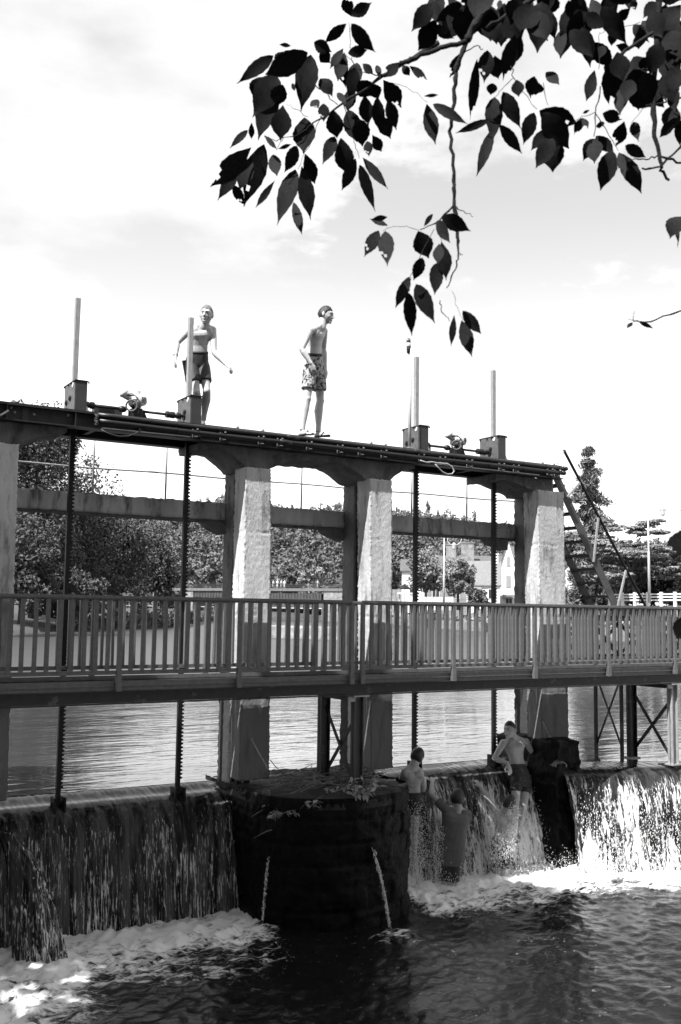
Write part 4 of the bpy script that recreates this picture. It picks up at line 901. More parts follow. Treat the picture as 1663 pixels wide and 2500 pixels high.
def person(label, J, opt, base):
    """J: joint name -> world point. One continuous body mesh; hair, shorts, shirt, eyes are its children."""
    root = thing('person', base, label, 'person', None)
    g = {k: np.array(v, float) for k, v in J.items()}; s = opt.get('scale', 1.0)
    mb = MB()
    pel, che, nk = g['pelvis'], g['chest'], g['neck']
    sh_ax = nrm(g['sL']-g['sR']); hp_ax = nrm(g['hL']-g['hR'])
    up = nrm(nk-pel); shm = (g['sL']+g['sR'])/2
    def fr(ax): f = np.cross(up, ax); return nrm(f)*opt.get('front', 1)
    fH, fS = fr(hp_ax), fr(sh_ax)
    # torso: pelvis -> waist -> ribs -> shoulders, bellied a little forward
    def path(t): a = (1-t)**2*pel+2*t*(1-t)*(2*che-.5*(pel+shm))+t*t*shm; return a
    slim = opt.get('slim', 1.0)
    secs = [(-.16, .125, .092), (-.06, .148, .108), (.06, .148, .102), (.20, .134, .092), (.36, .126, .086), (.52, .142, .100), (.68, .162, .112), (.82, .172, .108), (.93, .155, .088), (1.03, .10, .062)]
    R = []
    for t, a, b_ in secs:
        tt = max(0, min(t, 1)); ax = nrm(hp_ax*(1-tt)+sh_ax*tt); f = nrm(fH*(1-tt)+fS*tt); c = path(t) if 0 <= t <= 1 else (pel+(path(.1)-pel)*t*10 if t < 0 else shm+(nk-shm)*(t-1)*2)
        if t > .6: c = c-f*.012*s
        R.append(ring(c, ax, f, a*s*slim, b_*s*slim))
    mb.loft(R)
    # pectorals, shoulder blades, collar
    if not opt.get('shirt'):
        for k in (-1, 1):
            c = path(.76)+sh_ax*k*.072*s+fS*.066*s*slim; mb.ball(c, (.078*s, .058*s, .046*s), 12, 8, np.stack([sh_ax, up, fS]))
            c = path(.80)+sh_ax*k*.085*s-fS*.066*s*slim; mb.ball(c, (.060*s, .078*s, .032*s), 12, 8, np.stack([sh_ax, up, fS]))
        for k in (-1, 1): mb.tube([shm+up*.01*s+fS*.055*s+sh_ax*k*.02*s, shm+up*.022*s+fS*.052*s+sh_ax*k*.09*s, shm+up*.03*s+fS*.01*s+sh_ax*k*.16*s], .010*s, 8)
        for k in (-1, 1):
            for q_ in (.40, .50, .60): mb.ball(path(q_)+sh_ax*k*.035*s+fS*.078*s*slim, (.030*s, .022*s, .018*s), 10, 7, np.stack([sh_ax, up, fS]))
    hc = g['head']; hu = nrm(opt['hu']) if 'hu' in opt else nrm(hc-nk); hf = nrm(np.array(opt['face'], float)-hu*np.dot(opt['face'], hu)); hs = np.cross(hu, hf)
    mb.tube([shm+(nk-shm)*.1-fS*.01, nk-fS*.008, hc-hu*.05*s-hf*.018*s, hc], [.080*s, .065*s, .060*s, .055*s], 14)
    for k, sh in ((1, g['sL']), (-1, g['sR'])):    # trapezius slope and deltoid
        mb.tube([nk-fS*.016*s+up*.055*s, nk+(sh-nk)*.35-fS*.012*s+up*.022*s, nk+(sh-nk)*.7-fS*.006*s+up*.006*s, sh], [.036*s, .044*s, .048*s, .050*s], 12); mb.ball(sh, .054*s, 12, 9)
    for sd in 'LR':
        sh, el, wr = g['s'+sd], g['e'+sd], g['w'+sd]
        d1 = el-sh; d2 = wr-el
        mb.tube([sh+d1*t for t in (-.02, .18, .45, .75, 1.0)], [.050*s, .051*s, .047*s, .040*s, .037*s], 12); mb.ball(el, .038*s, 10, 7)
        mb.tube([el+d2*t for t in (0, .22, .5, .8, 1.02)], [.037*s, .043*s, .038*s, .029*s, .025*s], 12)
        hd = g.get('f'+sd); hd = d2 if hd is None else hd-wr
        nn = opt.get('n'+sd, fS); hand(mb, wr, hd, nn, opt.get('t'+sd, 1 if sd == 'R' else -1), opt.get('c'+sd, .5), s)
        hp, kn, an = g['h'+sd], g['k'+sd], g['a'+sd]
        e1 = kn-hp; e2 = an-kn; fl = nrm(opt.get('toe'+sd, fH)); back = -nrm(fl-nrm(e2)*np.dot(fl, nrm(e2)))
        mb.tube([hp+e1*t for t in (-.12, .08, .35, .65, .92, 1.0)], [.070*s, .084*s, .076*s, .062*s, .052*s, .051*s], 14); mb.ball(kn-back*.008*s, .050*s, 12, 9)
        mb.tube([kn+e2*t+back*b_*s for t, b_ in ((0, 0), (.15, .010), (.32, .016), (.55, .008), (.8, .002), (1.0, 0))], [.052*s, .055*s, .060*s, .048*s, .036*s, .037*s], 14)
        dn = nrm(e2); toe = nrm(fl-up*np.dot(fl, up)*0)
        sd_ = np.cross(up, toe); heel = an-toe*.035*s-up*.055*s
        mb.loft([ring(heel+toe*t*s+up*h*s, sd_, up, a*s, b_*s, 12) for t, h, a, b_ in ((-.012, .012, .018, .022), (.01, .012, .031, .034), (.06, .016, .033, .038), (.12, .006, .038, .028), (.17, -.008, .044, .017), (.215, -.014, .038, .012), (.235, -.016, .026, .008))])
    # head with brow, nose, lips, chin, ears
    s0 = s; s = s*1.06; hc = hc-hu*.004
    P, Fq = head_pts(hc, hf*s, hu*s, hs*s); mb.add(P, Fq)
    hp_ = lambda x, y, z: hc+(hs*x+hf*y+hu*z)*s
    mb.tube([hp_(0, .090, .022), hp_(0, .098, .002), hp_(0, .113, -.022), hp_(0, .096, -.034)], [.009*s, .010*s, .0125*s, .011*s], 8); mb.ball(hp_(.011, .098, -.026), .009*s, 8, 6); mb.ball(hp_(-.011, .098, -.026), .009*s, 8, 6)
    mb.tube([hp_(-.045, .074, .032), hp_(-.02, .090, .034), hp_(0, .092, .030), hp_(.02, .090, .034), hp_(.045, .074, .032)], .010*s, 8)
    mb.tube([hp_(-.022, .088, -.056), hp_(0, .097, -.053), hp_(.022, .088, -.056)], [.005*s, .008*s, .005*s], 8); mb.tube([hp_(-.019, .088, -.066), hp_(0, .096, -.067), hp_(.019, .088, -.066)], [.005*s, .008*s, .005*s], 8)
    mb.ball(hp_(0, .080, -.090), (.026*s, .018*s, .018*s), 10, 7, np.stack([hs, hf, hu]))
    for k in (-1, 1):
        mb.ball(hp_(k*.042, .058, -.022), (.022*s, .020*s, .020*s), 10, 7, np.stack([hs, hf, hu]))      # cheekbones
        mb.ball(hp_(k*.080, -.006, -.004), (.010*s, .020*s, .033*s), 10, 8, np.stack([hs, hf, hu]))      # ears
    if not opt.get('shirt'):
        nb = MB()
        for k in (-1, 1): nb.ball(path(.74)+sh_ax*k*.088*s0+fS*(.112*s0*slim), (.011, .011, .005), 8, 6, np.stack([sh_ax, up, fS]))
        nb.ball(path(.22)+fS*.088*s0*slim, (.007, .010, .006), 8, 6, np.stack([sh_ax, up, fS])); nb.build('nipples_and_navel', 'lip', root, smooth=True)
    body = remesh_build(mb, 'body', opt.get('skin', 'skin'), root, opt.get('voxel', .0075), 3, .5)
    # face details
    e = MB()
    for k in (-1, 1): e.ball(hp_(k*.030, .0835, .010), (.0115*s, .006*s, .0048*s), 10, 6, np.stack([hs, hf, hu]))
    e.build('eyes', 'eye', root, smooth=True)
    e = MB()
    for k in (-1, 1): e.tube([hp_(k*.014, .0985, .032), hp_(k*.032, .0925, .035), hp_(k*.050, .076, .030)], [.0020*s, .0024*s, .0012*s], 6)
    e.build('eyebrows', opt.get('hair', 'hair_dark'), root, smooth=True)
    e = MB(); e.tube([hp_(-.020, .0925, -.062), hp_(0, .1005, -.0605), hp_(.020, .0925, -.062)], [.0015*s, .0028*s, .0015*s], 6); e.build('mouth', 'lip', root, smooth=True)
    # hair: a shell that dips inside the head at the hairline
    hl, th, low = opt.get('hairline', .55), opt.get('hairthick', .010), opt.get('hairlow', -.25)
    def grow(x, y, z):
        lim = np.where(y > 0, low+(hl-low)*np.clip(y*1.5, 0, 1)**.7, low-.12*np.clip(-y, 0, 1)); mk = np.clip((z-lim)*6, -1, 1)
        q = np.stack([x*9, y*9, z*9], 1); return th*mk+np.where(mk > .2, .006*pnoise(q)+.004*pnoise(q*2.7), 0)-.002
    P, Fq = head_pts(hc, hf*s, hu*s, hs*s, grow, 44, 32); h = MB().add(P, Fq); h.build('hair', opt.get('hair', 'hair_dark'), root, smooth=True, fix=False)
    s = s0
    # shorts
    if opt.get('shorts'):
        m_, hem, loose = opt['shorts']; b = MB(); R = []
        for t, a, b_ in ((-.20, .128, .096), (-.06, .156, .114), (.06, .154, .108), (opt.get('waist', .18), .138, .096)):
            tt = max(0, t); c = path(tt) if t >= 0 else pel+(path(.1)-pel)*t*10; R.append(ring(c, nrm(hp_ax*(1-tt)+sh_ax*tt), nrm(fH*(1-tt)+fS*tt), a*s*slim+.006, b_*s*slim+.006))
        b.loft(R)
        for sd in 'LR':
            hp, kn = g['h'+sd], g['k'+sd]; d = kn-hp; b.tube([hp+d*t*hem for t in (-.15, .15, .5, .85, 1.0)], [.078*s, (.088+loose*.3)*s, (.083+loose*.6)*s, (.076+loose*.9)*s, (.074+loose)*s], 20)
        for p, q, r_ in opt.get('flaps', ()): b.tube([p, (np.array(p)+np.array(q))/2, q], r_, 8)
        # folds
        vs = np.array(b.v); b.v = [tuple(v) for v in vs+np.stack([pnoise(vs*14+k*5) for k in range(3)], 1)*.006]
        remesh_build(b, 'shorts', m_, root, .0085, 2, .4)
        wt = opt.get('waist', .18); c = path(wt); w = MB(); ax = nrm(hp_ax*(1-wt)+sh_ax*wt); f = nrm(fH*(1-wt)+fS*wt)
        w.loft([ring(path(wt-.02), ax, f, .138*s*slim+.009, .096*s*slim+.009), ring(path(wt+.035), ax, f, .133*s*slim+.010, .091*s*slim+.010)]); w.build('waistband', 'waistband', root, smooth=True)
    if opt.get('shirt'):
        b = MB(); R = []
        for t, a, b_ in ((-.22, .158, .120), (-.10, .172, .130), (.06, .172, .128), (.25, .160, .118), (.45, .158, .116), (.65, .172, .124), (.82, .182, .122), (.93, .166, .100), (.985, .122, .078)):
            tt = max(0, min(t, 1)); c = path(tt) if t >= 0 else pel+(path(.1)-pel)*t*10; R.append(ring(c, nrm(hp_ax*(1-tt)+sh_ax*tt), nrm(fH*(1-tt)+fS*tt), a*s*slim+.004, b_*s*slim+.004, 22))
        b.loft(R)
        for k, sd in ((1, 'L'), (-1, 'R')):
            sh, el = g['s'+sd], g['e'+sd]; d = el-sh
            b.tube([nk+(sh-nk)*.25-up*.035*s, nk+(sh-nk)*.6-up*.006*s, sh, sh+d*.25, sh+d*.6], [.055*s, .060*s, .066*s, .062*s, .066*s], 16)
        vs = np.array(b.v); b.v = [tuple(v) for v in vs+np.stack([pnoise(vs*9+k*5) for k in range(3)], 1)*.011]
        remesh_build(b, 'shirt', 'shirt', root, .0085, 2, .4)
    for nm, fn in opt.get('extra', {}).items(): fn(root)
    return root

# boy leaning forward behind the second gearbox
Yb = 12.02
J = dict(head=atY(504.5, 768, 11.86), neck=atY(495, 799, 11.93), chest=atY(487, 832, 11.98), pelvis=atY(481, 884, 12.03), sR=atY(462, 806, 12.0), sL=atY(519, 806, 11.93),
         eR=atY(432, 838, 12.02), wR=atY(429, 869, 11.92), fR=atY(425, 900, 11.87), eL=atY(523, 860, 11.82), wL=atY(551, 889, 11.66), fL=atY(566, 903, 11.58),
         hR=atY(468, 893, 12.04), hL=atY(496, 893, 12.02), kR=atY(480, 958, 11.86), kL=atY(505, 954, 11.85), aR=atY(482, 1030, 12.06), aL=atY(497, 1026, 12.05))
def bracelet(root):
    w = J['wR']; d = nrm(J['wR']-J['eR']); a = nrm(np.cross(d, (0, 1, 0))); b_ = np.cross(d, a); c = w-d*.01
    MB().tube([c+.028*(math.cos(t)*a+math.sin(t)*b_) for t in np.linspace(0, 6.283, 15)], .004, 6).build('bracelet', 'waistband', root, smooth=True)
fw = -_fh*.97-_r0*.12
person('shirtless boy in black shorts leaning forward on the deck behind a gearbox', J,
       dict(face=fw+np.array([0, 0, -.12]), hu=(0.02, -.16, 1), shorts=('shorts_black', .64, .012), hair='hair_light', hairline=.50, hairthick=.007, hairlow=-.05, cR=.35, cL=.8, nR=-_r0*.9-_fh*.4, nL=(0, 0, 1), toeR=fw, toeL=fw, slim=.93, scale=1.0,
            flaps=[(atY(450, 880, 12.12), atY(454, 935, 12.14), [.035, .016, .008])], extra={'b': bracelet}), J['aL']-np.array([0, 0, .06]))
# boy standing sideways and looking down to the right
J = dict(head=atY(795, 769, 11.52), neck=atY(783, 801, 11.53), chest=atY(770, 833, 11.56), pelvis=atY(768, 892, 11.58), sR=atY(757, 808, 11.44), sL=atY(791, 808, 11.66),
         eR=atY(737, 853, 11.42), wR=atY(760, 888, 11.34), fR=atY(771, 921, 11.34), eL=atY(790, 853, 11.72), wL=atY(794, 897, 11.66), fL=atY(796, 932, 11.62),
         hR=atY(757, 900, 11.50), hL=atY(778, 900, 11.64), kR=atY(750, 974, 11.46), kL=atY(782, 979, 11.62), aR=atY(738, 1051, 11.44), aL=atY(777, 1055, 11.56))
rt = _r0*.86-_fh*.5
bm_ = (J['aL']+J['aR'])/2
def sandals(root):
    b = MB()
    for a in (J['aR'], J['aL']):
        t_ = nrm(_r0*.8-_fh*.6); s_ = np.cross((0, 0, 1), t_); c = a+t_*.06; b.loft([ring(c+t_*q+np.array([0, 0, -.062]), s_, np.array([0, 0, 1.]), w_, .012, 12) for q, w_ in ((-.115, .02), (-.09, .036), (0, .04), (.09, .046), (.13, .03))])
        b.tube([c+t_*.03+s_*.045-np.array([0, 0, .055]), c+t_*.03+np.array([0, 0, -.012]), c+t_*.03-s_*.045-np.array([0, 0, .055])], .010, 6)
    b.build('sandals', 'shorts_black', root, smooth=True)
person('slim shirtless boy in patterned swim shorts standing sideways on the deck, looking down', J,
       dict(face=_r0*.93-_fh*.25+np.array([0, 0, -.5]), hu=nrm(_r0*.16+np.array([0, 0, 1])), shorts=('pattern_shorts', .68, .020), hair='hair_dark', hairline=.46, hairthick=.010, hairlow=-.38, cR=.3, cL=.3, nR=-_fh*.8-_r0*.3, nL=-_fh*.6+_r0*.8, toeR=_r0*.75-_fh*.6, toeL=_r0*.85-_fh*.5, slim=.86, scale=1.0, extra={'s': sandals}), (bm_[0], bm_[1], 2.27))
# bather standing in the fall, elbow on the gate bracket
fg = -_fh*.9-_r0*.35
J = dict(head=atY(1245, 1781, 11.36), neck=atY(1258, 1808, 11.40), chest=atY(1258, 1838, 11.36), pelvis=atY(1271, 1893, 11.33), sR=atY(1229, 1814, 11.42), sL=atY(1284, 1811, 11.45),
         eR=atY(1207, 1851, 11.42), wR=atY(1240, 1864, 11.26), fR=atY(1247, 1886, 11.20), eL=atY(1303, 1842, 11.56), wL=atY(1291, 1866, 11.62), fL=atY(1281, 1872, 11.6),
         hR=atY(1261, 1901, 11.33), hL=atY(1284, 1901, 11.36), kR=atY(1259, 1965, 11.22), kL=atY(1279, 1972, 11.24), aR=atY(1256, 2035, 11.28), aL=atY(1266, 2038, 11.26))
person('shirtless bather in camouflage shorts standing in the fall with an elbow on the gate', J,
       dict(face=-_r0*.62-_fh*.72+np.array([0, 0, -.18]), hu=nrm(_r0*-.05+np.array([0, 0, 1])), shorts=('camo_shorts', .50, .012), skin='skin_tan', hair='hair_dark', hairline=.50, hairthick=.006, hairlow=-.08, cR=.5, cL=.6, nR=(0, 0, 1), nL=_fh, toeR=fg, toeL=fg, slim=.95, scale=1.0), J['aL']-np.array([0, 0, .06]))
# bather seen from behind at the left end of the fall
bk = _fh*.95+_r0*.2
J = dict(head=atY(1019, 1847, 11.22), neck=atY(1010, 1874, 11.22), chest=atY(1007, 1908, 11.20), pelvis=atY(1003, 1960, 11.22), sL=atY(989, 1884, 11.25), sR=atY(1026, 1886, 11.18),
         eL=atY(980, 1905, 11.52), wL=atY(985, 1888, 11.72), fL=atY(990, 1884, 11.8), eR=atY(1033, 1928, 11.28), wR=atY(1038, 1903, 11.55), fR=atY(1040, 1894, 11.68),
         hL=atY(996, 1968, 11.24), hR=atY(1012, 1968, 11.18), kL=atY(998, 2035, 11.24), kR=atY(1012, 2037, 11.2), aL=atY(1000, 2105, 11.22), aR=atY(1010, 2105, 11.18))
person('dark haired bather seen from behind beside the pier, waist deep in the fall', J,
       dict(face=bk+_r0*.45, front=1, shorts=('shorts_black', .30, .006), skin='skin_tan', hair='hair_dark', hairline=.5, hairthick=.013, hairlow=-.55, cR=.6, cL=.6, nL=(0, 0, 1), nR=(0, 0, 1), toeL=bk, toeR=bk, slim=.93, scale=.97, voxel=.008), J['aL']-np.array([0, 0, .06]))
# bather in a t-shirt reaching up
J = dict(head=atY(1118, 1948, 10.98), neck=atY(1117, 1977, 10.99), chest=atY(1110, 2018, 10.98), pelvis=atY(1103, 2080, 11.0), sL=atY(1089, 1978, 11.04), sR=atY(1141, 1988, 10.96),
         eL=atY(1054, 1940, 11.22), wL=atY(1055, 1908, 11.42), fL=atY(1058, 1893, 11.55), eR=atY(1143, 2010, 11.22), wR=atY(1132, 1990, 11.42), fR=atY(1130, 1980, 11.5),
         hL=atY(1094, 2092, 11.02), hR=atY(1110, 2094, 10.96), kL=atY(1092, 2160, 11.02), kR=atY(1106, 2162, 10.97), aL=atY(1092, 2230, 11.05), aR=atY(1104, 2230, 11.0))
person('bather in a soaked grey t-shirt seen from behind reaching up into the fall', J,
       dict(face=bk+_r0*.1, shirt=True, shorts=('shorts_black', .85, .010), skin='skin_tan', hair='hair_dark', hairline=.5, hairthick=.012, hairlow=-.6, cR=.5, cL=.6, nL=(0, -.3, 1), nR=(0, 0, 1), toeL=bk, toeR=bk, slim=1.05, scale=1.0, voxel=.008, waist=.1), J['aL']-np.array([0, 0, .06]))
# bather under the water curtain
J = dict(head=atY(1243, 1961, 10.98), neck=atY(1236, 1988, 11.02), chest=atY(1231, 2020, 11.04), pelvis=atY(1222, 2072, 11.08), sL=atY(1214, 1990, 11.08), sR=atY(1257, 1998, 10.98),
         eL=atY(1193, 1952, 11.2), wL=atY(1173, 1922, 11.36), fL=atY(1164, 1908, 11.44), eR=atY(1257, 2034, 11.04), wR=atY(1250, 2052, 11.2), fR=atY(1246, 2064, 11.24),
         hL=atY(1214, 2084, 11.1), hR=atY(1231, 2086, 11.04), kL=atY(1214, 2150, 11.08), kR=atY(1230, 2152, 11.02), aL=atY(1214, 2220, 11.1), aR=atY(1228, 2220, 11.05))
person('bather half hidden in the splashing curtain, one arm stretched up', J,
       dict(face=bk+_r0*.5+np.array([0, 0, .1]), shorts=('shorts_black', .5, .01), skin='skin_tan', hair='hair_dark', hairline=.55, hairthick=.010, hairlow=-.5, cR=.5, cL=.4, nL=(0, -.3, 1), nR=(0, 0, 1), toeL=bk, toeR=bk, slim=.95, scale=.98, voxel=.008), J['aL']-np.array([0, 0, .06]))
# splashes thrown up where the fall hits the bathers
def splash_drops(name, pts, n, spread, rng):
    def fn(k, r):
        c = np.array(pts)[r.integers(0, len(pts), k)]; return c+r.normal(0, 1, (k, 3))*np.array(spread)
    return drops(name, n, fn, rng, .0015, .0055)
ln = lambda a, b_, k: [np.array(a)*(1-t)+np.array(b_)*t for t in np.linspace(0, 1, k)]
splash_drops('splash_drops', ln(atY(1205, 1985, 10.9), atY(1200, 2100, 10.85), 9)+ln(atY(1258, 1975, 10.85), atY(1240, 2085, 10.85), 9)+ln(atY(1225, 2035, 10.88), atY(1215, 2105, 10.85), 6), 3000, (.05, .05, .07), np.random.default_rng(31))
splash_drops('splash_drops', ln(atY(985, 1985, 11.1), atY(1000, 2110, 10.95), 9)+ln(atY(1020, 1975, 11.05), atY(1030, 2110, 10.95), 9), 1700, (.06, .05, .07), np.random.default_rng(32))
splash_drops('splash_drops', ln(atY(1075, 2030, 11.0), atY(1065, 2120, 10.95), 6)+ln(atY(1140, 2060, 10.95), atY(1130, 2130, 10.95), 6)+ln(atY(1278, 2000, 11.1), atY(1275, 2095, 11.0), 6), 1300, (.05, .05, .06), np.random.default_rng(33))

rs_ = np.random.default_rng(50)
splash_drops('trickle_drops', ln(atY(914, 2085, 10.06), atY(930, 2140, 9.98), 8)+ln(atY(655, 2100, 10.70), atY(641, 2240, 10.64), 16)+ln(atY(930, 2140, 9.98), atY(952, 2262, 9.86), 14), 620, (.010, .01, .03), rs_)
leafy_plant(atY(965, 1945, 10.55), 24, .07, 'little weed growing at the right rim of the pier under the timber', rp, .8, .3)
leafy_plant(atY(640, 1935, 10.9), 22, .07, 'sparse weed on the left shoulder of the pier', rp, .9, .2)
leafy_plant(atY(820, 1935, 10.15), 30, .06, 'low mossy weeds along the front rim of the pier', rp, 1.6, .1, stems=9)
# ================================================================== BACKGROUND
def azd(az, d, z=0): a = math.radians(az); return (math.sin(a)*d, math.cos(a)*d, z)
def land(name, shore, back, zin, zsh, m, top=None):
    """strip of land: shore points (az, dist), bank rises from the water to zin, then runs back"""
    n = len(shore); V = []
    for (az, d), (a2, d2) in zip(shore, back):
        p = np.array(azd(az, d)); q = np.array(azd(a2, d2)); u = (q-p)/np.linalg.norm(q-p)
        for t, z in ((0, zsh-.6), (1.2, zsh+.25), (4, zsh+(zin-zsh)*.45), (9, zin), (30, zin+.4)): V.append(p+u*t+np.array([0, 0, z]))
        V.append(q+np.array([0, 0, zin+1.5]))
    V = np.array(V); V[:, 2] += .2*pnoise(V*.6)
    return mesh_np(name, V, grid_faces(n, 6), m, None, True, 'structure')
def dens(pts, k=6):
    out = []
    for a, b_ in zip(pts[:-1], pts[1:]):
        for t in np.linspace(0, 1, k, endpoint=False): out.append((a[0]+(b_[0]-a[0])*t, a[1]+(b_[1]-a[1])*t))
    return out+[pts[-1]]
shL = [(-4, 13), (5, 36), (12, 78), (17.5, 100), (22.2, 118), (23.8, 160), (24.3, 215), (25.2, 245), (30, 262)]
bkL = [(-40, 60), (-20, 90), (-5, 160), (0, 220), (5, 300), (12, 420), (18, 520), (22, 560), (30, 600)]
land('left_bank', dens(shL), dens(bkL), -.7, ZU, 'hill_ground')
shR = [(62, 38), (53, 60), (48.5, 80), (43.5, 98), (38, 124), (34.6, 158), (32, 205), (30, 250)]
bkR = [(80, 160), (70, 220), (62, 280), (56, 330), (50, 380), (44, 440), (38, 520), (33, 600)]
land('right_bank', dens(shR), dens(bkR), .75, ZU, 'grass')
# wooded hill
hx = [-300, 150, 300, 450, 540, 700, 850, 1010, 1100, 1180, 1300, 1500, 1800, 2200]; hy = [1150, 1220, 1262, 1268, 1240, 1268, 1262, 1272, 1285, 1300, 1325, 1350, 1360, 1350]
azs = np.linspace(4, 62, 60); N_ = 14
pxs = 831.5+2443*np.tan(np.radians(azs-31)); tops = np.interp(pxs, hx, hy)
def hill_z(px, t): # t 0 foot .. 1 crest
    hor = 1490+(px-831)*.0136; return ((hor-np.interp(px, hx, hy)-16)/2443*560)*(t**.85)
V = []
for az, px in zip(azs, pxs):
    for j in range(N_):
        t = j/(N_-2); d = (265+295*min(t, 1.2)); dd = d/math.cos(math.radians(az-31)); z = hill_z(px, min(t, 1)) if t <= 1 else hill_z(px, 1)*.9
        V.append(azd(az, dd, float(z)+.5))
mesh_np('hill', np.array(V), grid_faces(len(azs), N_), 'hill_ground', None, True, 'structure')
def crown_cards(c, r, n, size, rng, dense=.55):
    """leaf clusters through an uneven crown: c centre, r radii"""
    k = max(5, int(n/130)); dirs = rng.normal(size=(k, 3)); dirs /= np.linalg.norm(dirs, axis=1)[:, None]; dirs[:, 2] = dirs[:, 2]*.9+.1
    cl = dirs*rng.uniform(.35, .95, (k, 1)); rad = rng.uniform(.22, .42, k)
    i = rng.integers(0, k, n); d = rng.normal(size=(n, 3)); d /= np.linalg.norm(d, axis=1)[:, None]
    p = cl[i]+d*(rad[i]*rng.uniform(.35, 1, n)**dense)[:, None]
    return np.array(c)+p*np.array(r), d
rh = np.random.default_rng(77)
VV = []; FF = []; nv = 0
for k in range(1650):
    az = rh.uniform(13, 52); px = 831.5+2443*math.tan(math.radians(az-31)); t = rh.uniform(0, 1)**.8
    d = (262+298*t)/math.cos(math.radians(az-31)); z = hill_z(px, t)
    h = rh.uniform(7, 13); w_ = h*rh.uniform(.38, .6); con = rh.uniform() < .12
    C, Nn = crown_cards(azd(az, d, float(z)+h*.55), (w_*(.5 if con else 1), w_*(.5 if con else 1), h*(.75 if con else .55)), 240, 1, rh)
    v, f = cards(C, 0.85, rh, 0, 1.3, Nn); VV.append(v); FF.append(f+nv); nv += len(v)
mesh_np('hillside_forest', np.concatenate(VV), np.concatenate(FF), 'foliage_hill', None, False, 'stuff')

def tree(name, px, pyTop, pyBase, d, wpx, label, m='foliage_mid', n=6000, size=.42, trunk=True, shape='round', seed=0, group=None, zb=None, bottom=None, density=1.0):
    rng = np.random.default_rng(seed+100)
    top = atD(px, pyTop, d); base = atD(px, pyBase, d); zg = base[2] if zb is None else zb
    root = np.array([top[0], top[1], zg]); H = top[2]-zg; W = wpx/2443*d/2
    t = thing(name, root, label, 'tree', group)
    if shape == 'round':
        cb = .12 if bottom is None else bottom
        VV, FF, nv = [], [], 0
        blobs = [((0, 0, cb+(1-cb)*.52), (W*.85, W*.85, H*(1-cb)*.50), .5)]
        for k in range(7): a = rng.uniform(0, 6.28); q = rng.uniform(.3, .62); zz = rng.uniform(cb+.12, .88); blobs.append(((math.cos(a)*W*q, math.sin(a)*W*q, zz), (W*.5, W*.5, H*.2), .07))
        for (ox, oy, oz), r, fr in blobs:
            C, Nn = crown_cards(root+np.array([ox, oy, oz*H]), r, int(n*fr), 1, rng); v, f = cards(C, size, rng, .2, 1.5, Nn*.8); VV.append(v); FF.append(f+nv); nv += len(v)
    elif shape == 'conifer':
        VV, FF, nv = [], [], 0
        for lev in np.linspace(.06, .985, 30)+rng.normal(0, .008, 30):
            rad = W*(max(0, 1-lev)**.8)*rng.uniform(.6, 1.25)+.25
            for b_ in range(int(3+5*(1-lev))):
                a = rng.uniform(0, 6.28); L = rad*rng.uniform(.5, 1.15); k = int(n/150*(.25+1.3*L/W)); s = rng.uniform(0, 1, k)**.7
                C = root+np.stack([math.cos(a)*L*s, math.sin(a)*L*s, lev*H+L*(.16*s-.34*s*s)], 1)+rng.normal(0, 1, (k, 3))*np.array([.2, .2, .13])*(1+L*.3)
                C[:, 2] -= np.abs(rng.normal(0, .16, k))*L*.8*s
                v, f = cards(C, size, rng, 0, 3.2); VV.append(v); FF.append(f+nv); nv += len(v)
    else:   # layered umbrella crown
        VV, FF, nv = [], [], 0
        for lay in range(30):
            a = rng.uniform(0, 6.28); q = rng.uniform(.05, .9)**.7; zz = 1-.55*rng.uniform(0, 1)-.18*q*q
            c = root+np.array([math.cos(a)*W*q, math.sin(a)*W*q, zz*H-.5]); r = (W*rng.uniform(.22, .42), W*rng.uniform(.22, .42), H*.045)
            C, Nn = crown_cards(c, r, int(n/30), 1, rng); Nn[:, 2] = np.abs(Nn[:, 2])*2+.4; v, f = cards(C, size, rng, .6, 1.5, Nn); VV.append(v); FF.append(f+nv); nv += len(v)
    mesh_np('crown', np.concatenate(VV), np.concatenate(FF), m, t)
    b = MB(); r0 = max(.12, H*.017)
    hh = .92 if shape == 'conifer' else .7
    b.tube([root+np.array([0, 0, -.4]), root+np.array([r0*.3, 0, H*.2]), root+np.array([-r0*.4, 0, H*.45]), root+np.array([0, 0, H*hh])], [r0*1.25, r0, r0*.75, r0*.25], 8)
    if shape != 'conifer':
        for k in range(6):
            a = rng.uniform(0, 6.28); z0 = rng.uniform(.22, .5)*H; z1 = z0+rng.uniform(.14, .3)*H; q = rng.uniform(.4, .75)*W
            b.tube([root+np.array([0, 0, z0]), root+np.array([math.cos(a)*q*.5, math.sin(a)*q*.5, (z0*.45+z1*.55)]), root+np.array([math.cos(a)*q, math.sin(a)*q, z1])], [r0*.55, r0*.35, r0*.12], 6)
    b.build('trunk', 'tree_bark', t, smooth=True)
    return t
LG = 'trees on the left river bank'
tree('broadleaf_tree', -150, 690, 1530, 70, 270, 'tall tree at the left edge of which only a leafy branch tip shows', 'foliage_left', 17100, .22, seed=1, zb=-.9, group=LG)
tree('broadleaf_tree', 100, 1005, 1530, 96, 250, 'tallest tree on the left river bank reaching above the steel deck', 'foliage_left', 28500, .22, seed=2, zb=-.9, bottom=.03, group=LG)
tree('broadleaf_tree', 215, 1110, 1530, 104, 190, 'mid height tree right beside the tallest tree on the left bank', 'foliage_left', 17100, .22, seed=3, zb=-.9, bottom=.02, group=LG)
tree('broadleaf_tree', 60, 1250, 1530, 88, 220, 'dark low tree leaning over the water behind the leftmost column', 'foliage_left', 17100, .22, seed=4, zb=-1.2, bottom=.0, group=LG)
tree('broadleaf_tree', 295, 1225, 1530, 112, 200, 'dense dark tree on the left bank beneath the middle of the rear beam', 'foliage_left', 19000, .22, seed=5, zb=-1.1, bottom=.0, group=LG)
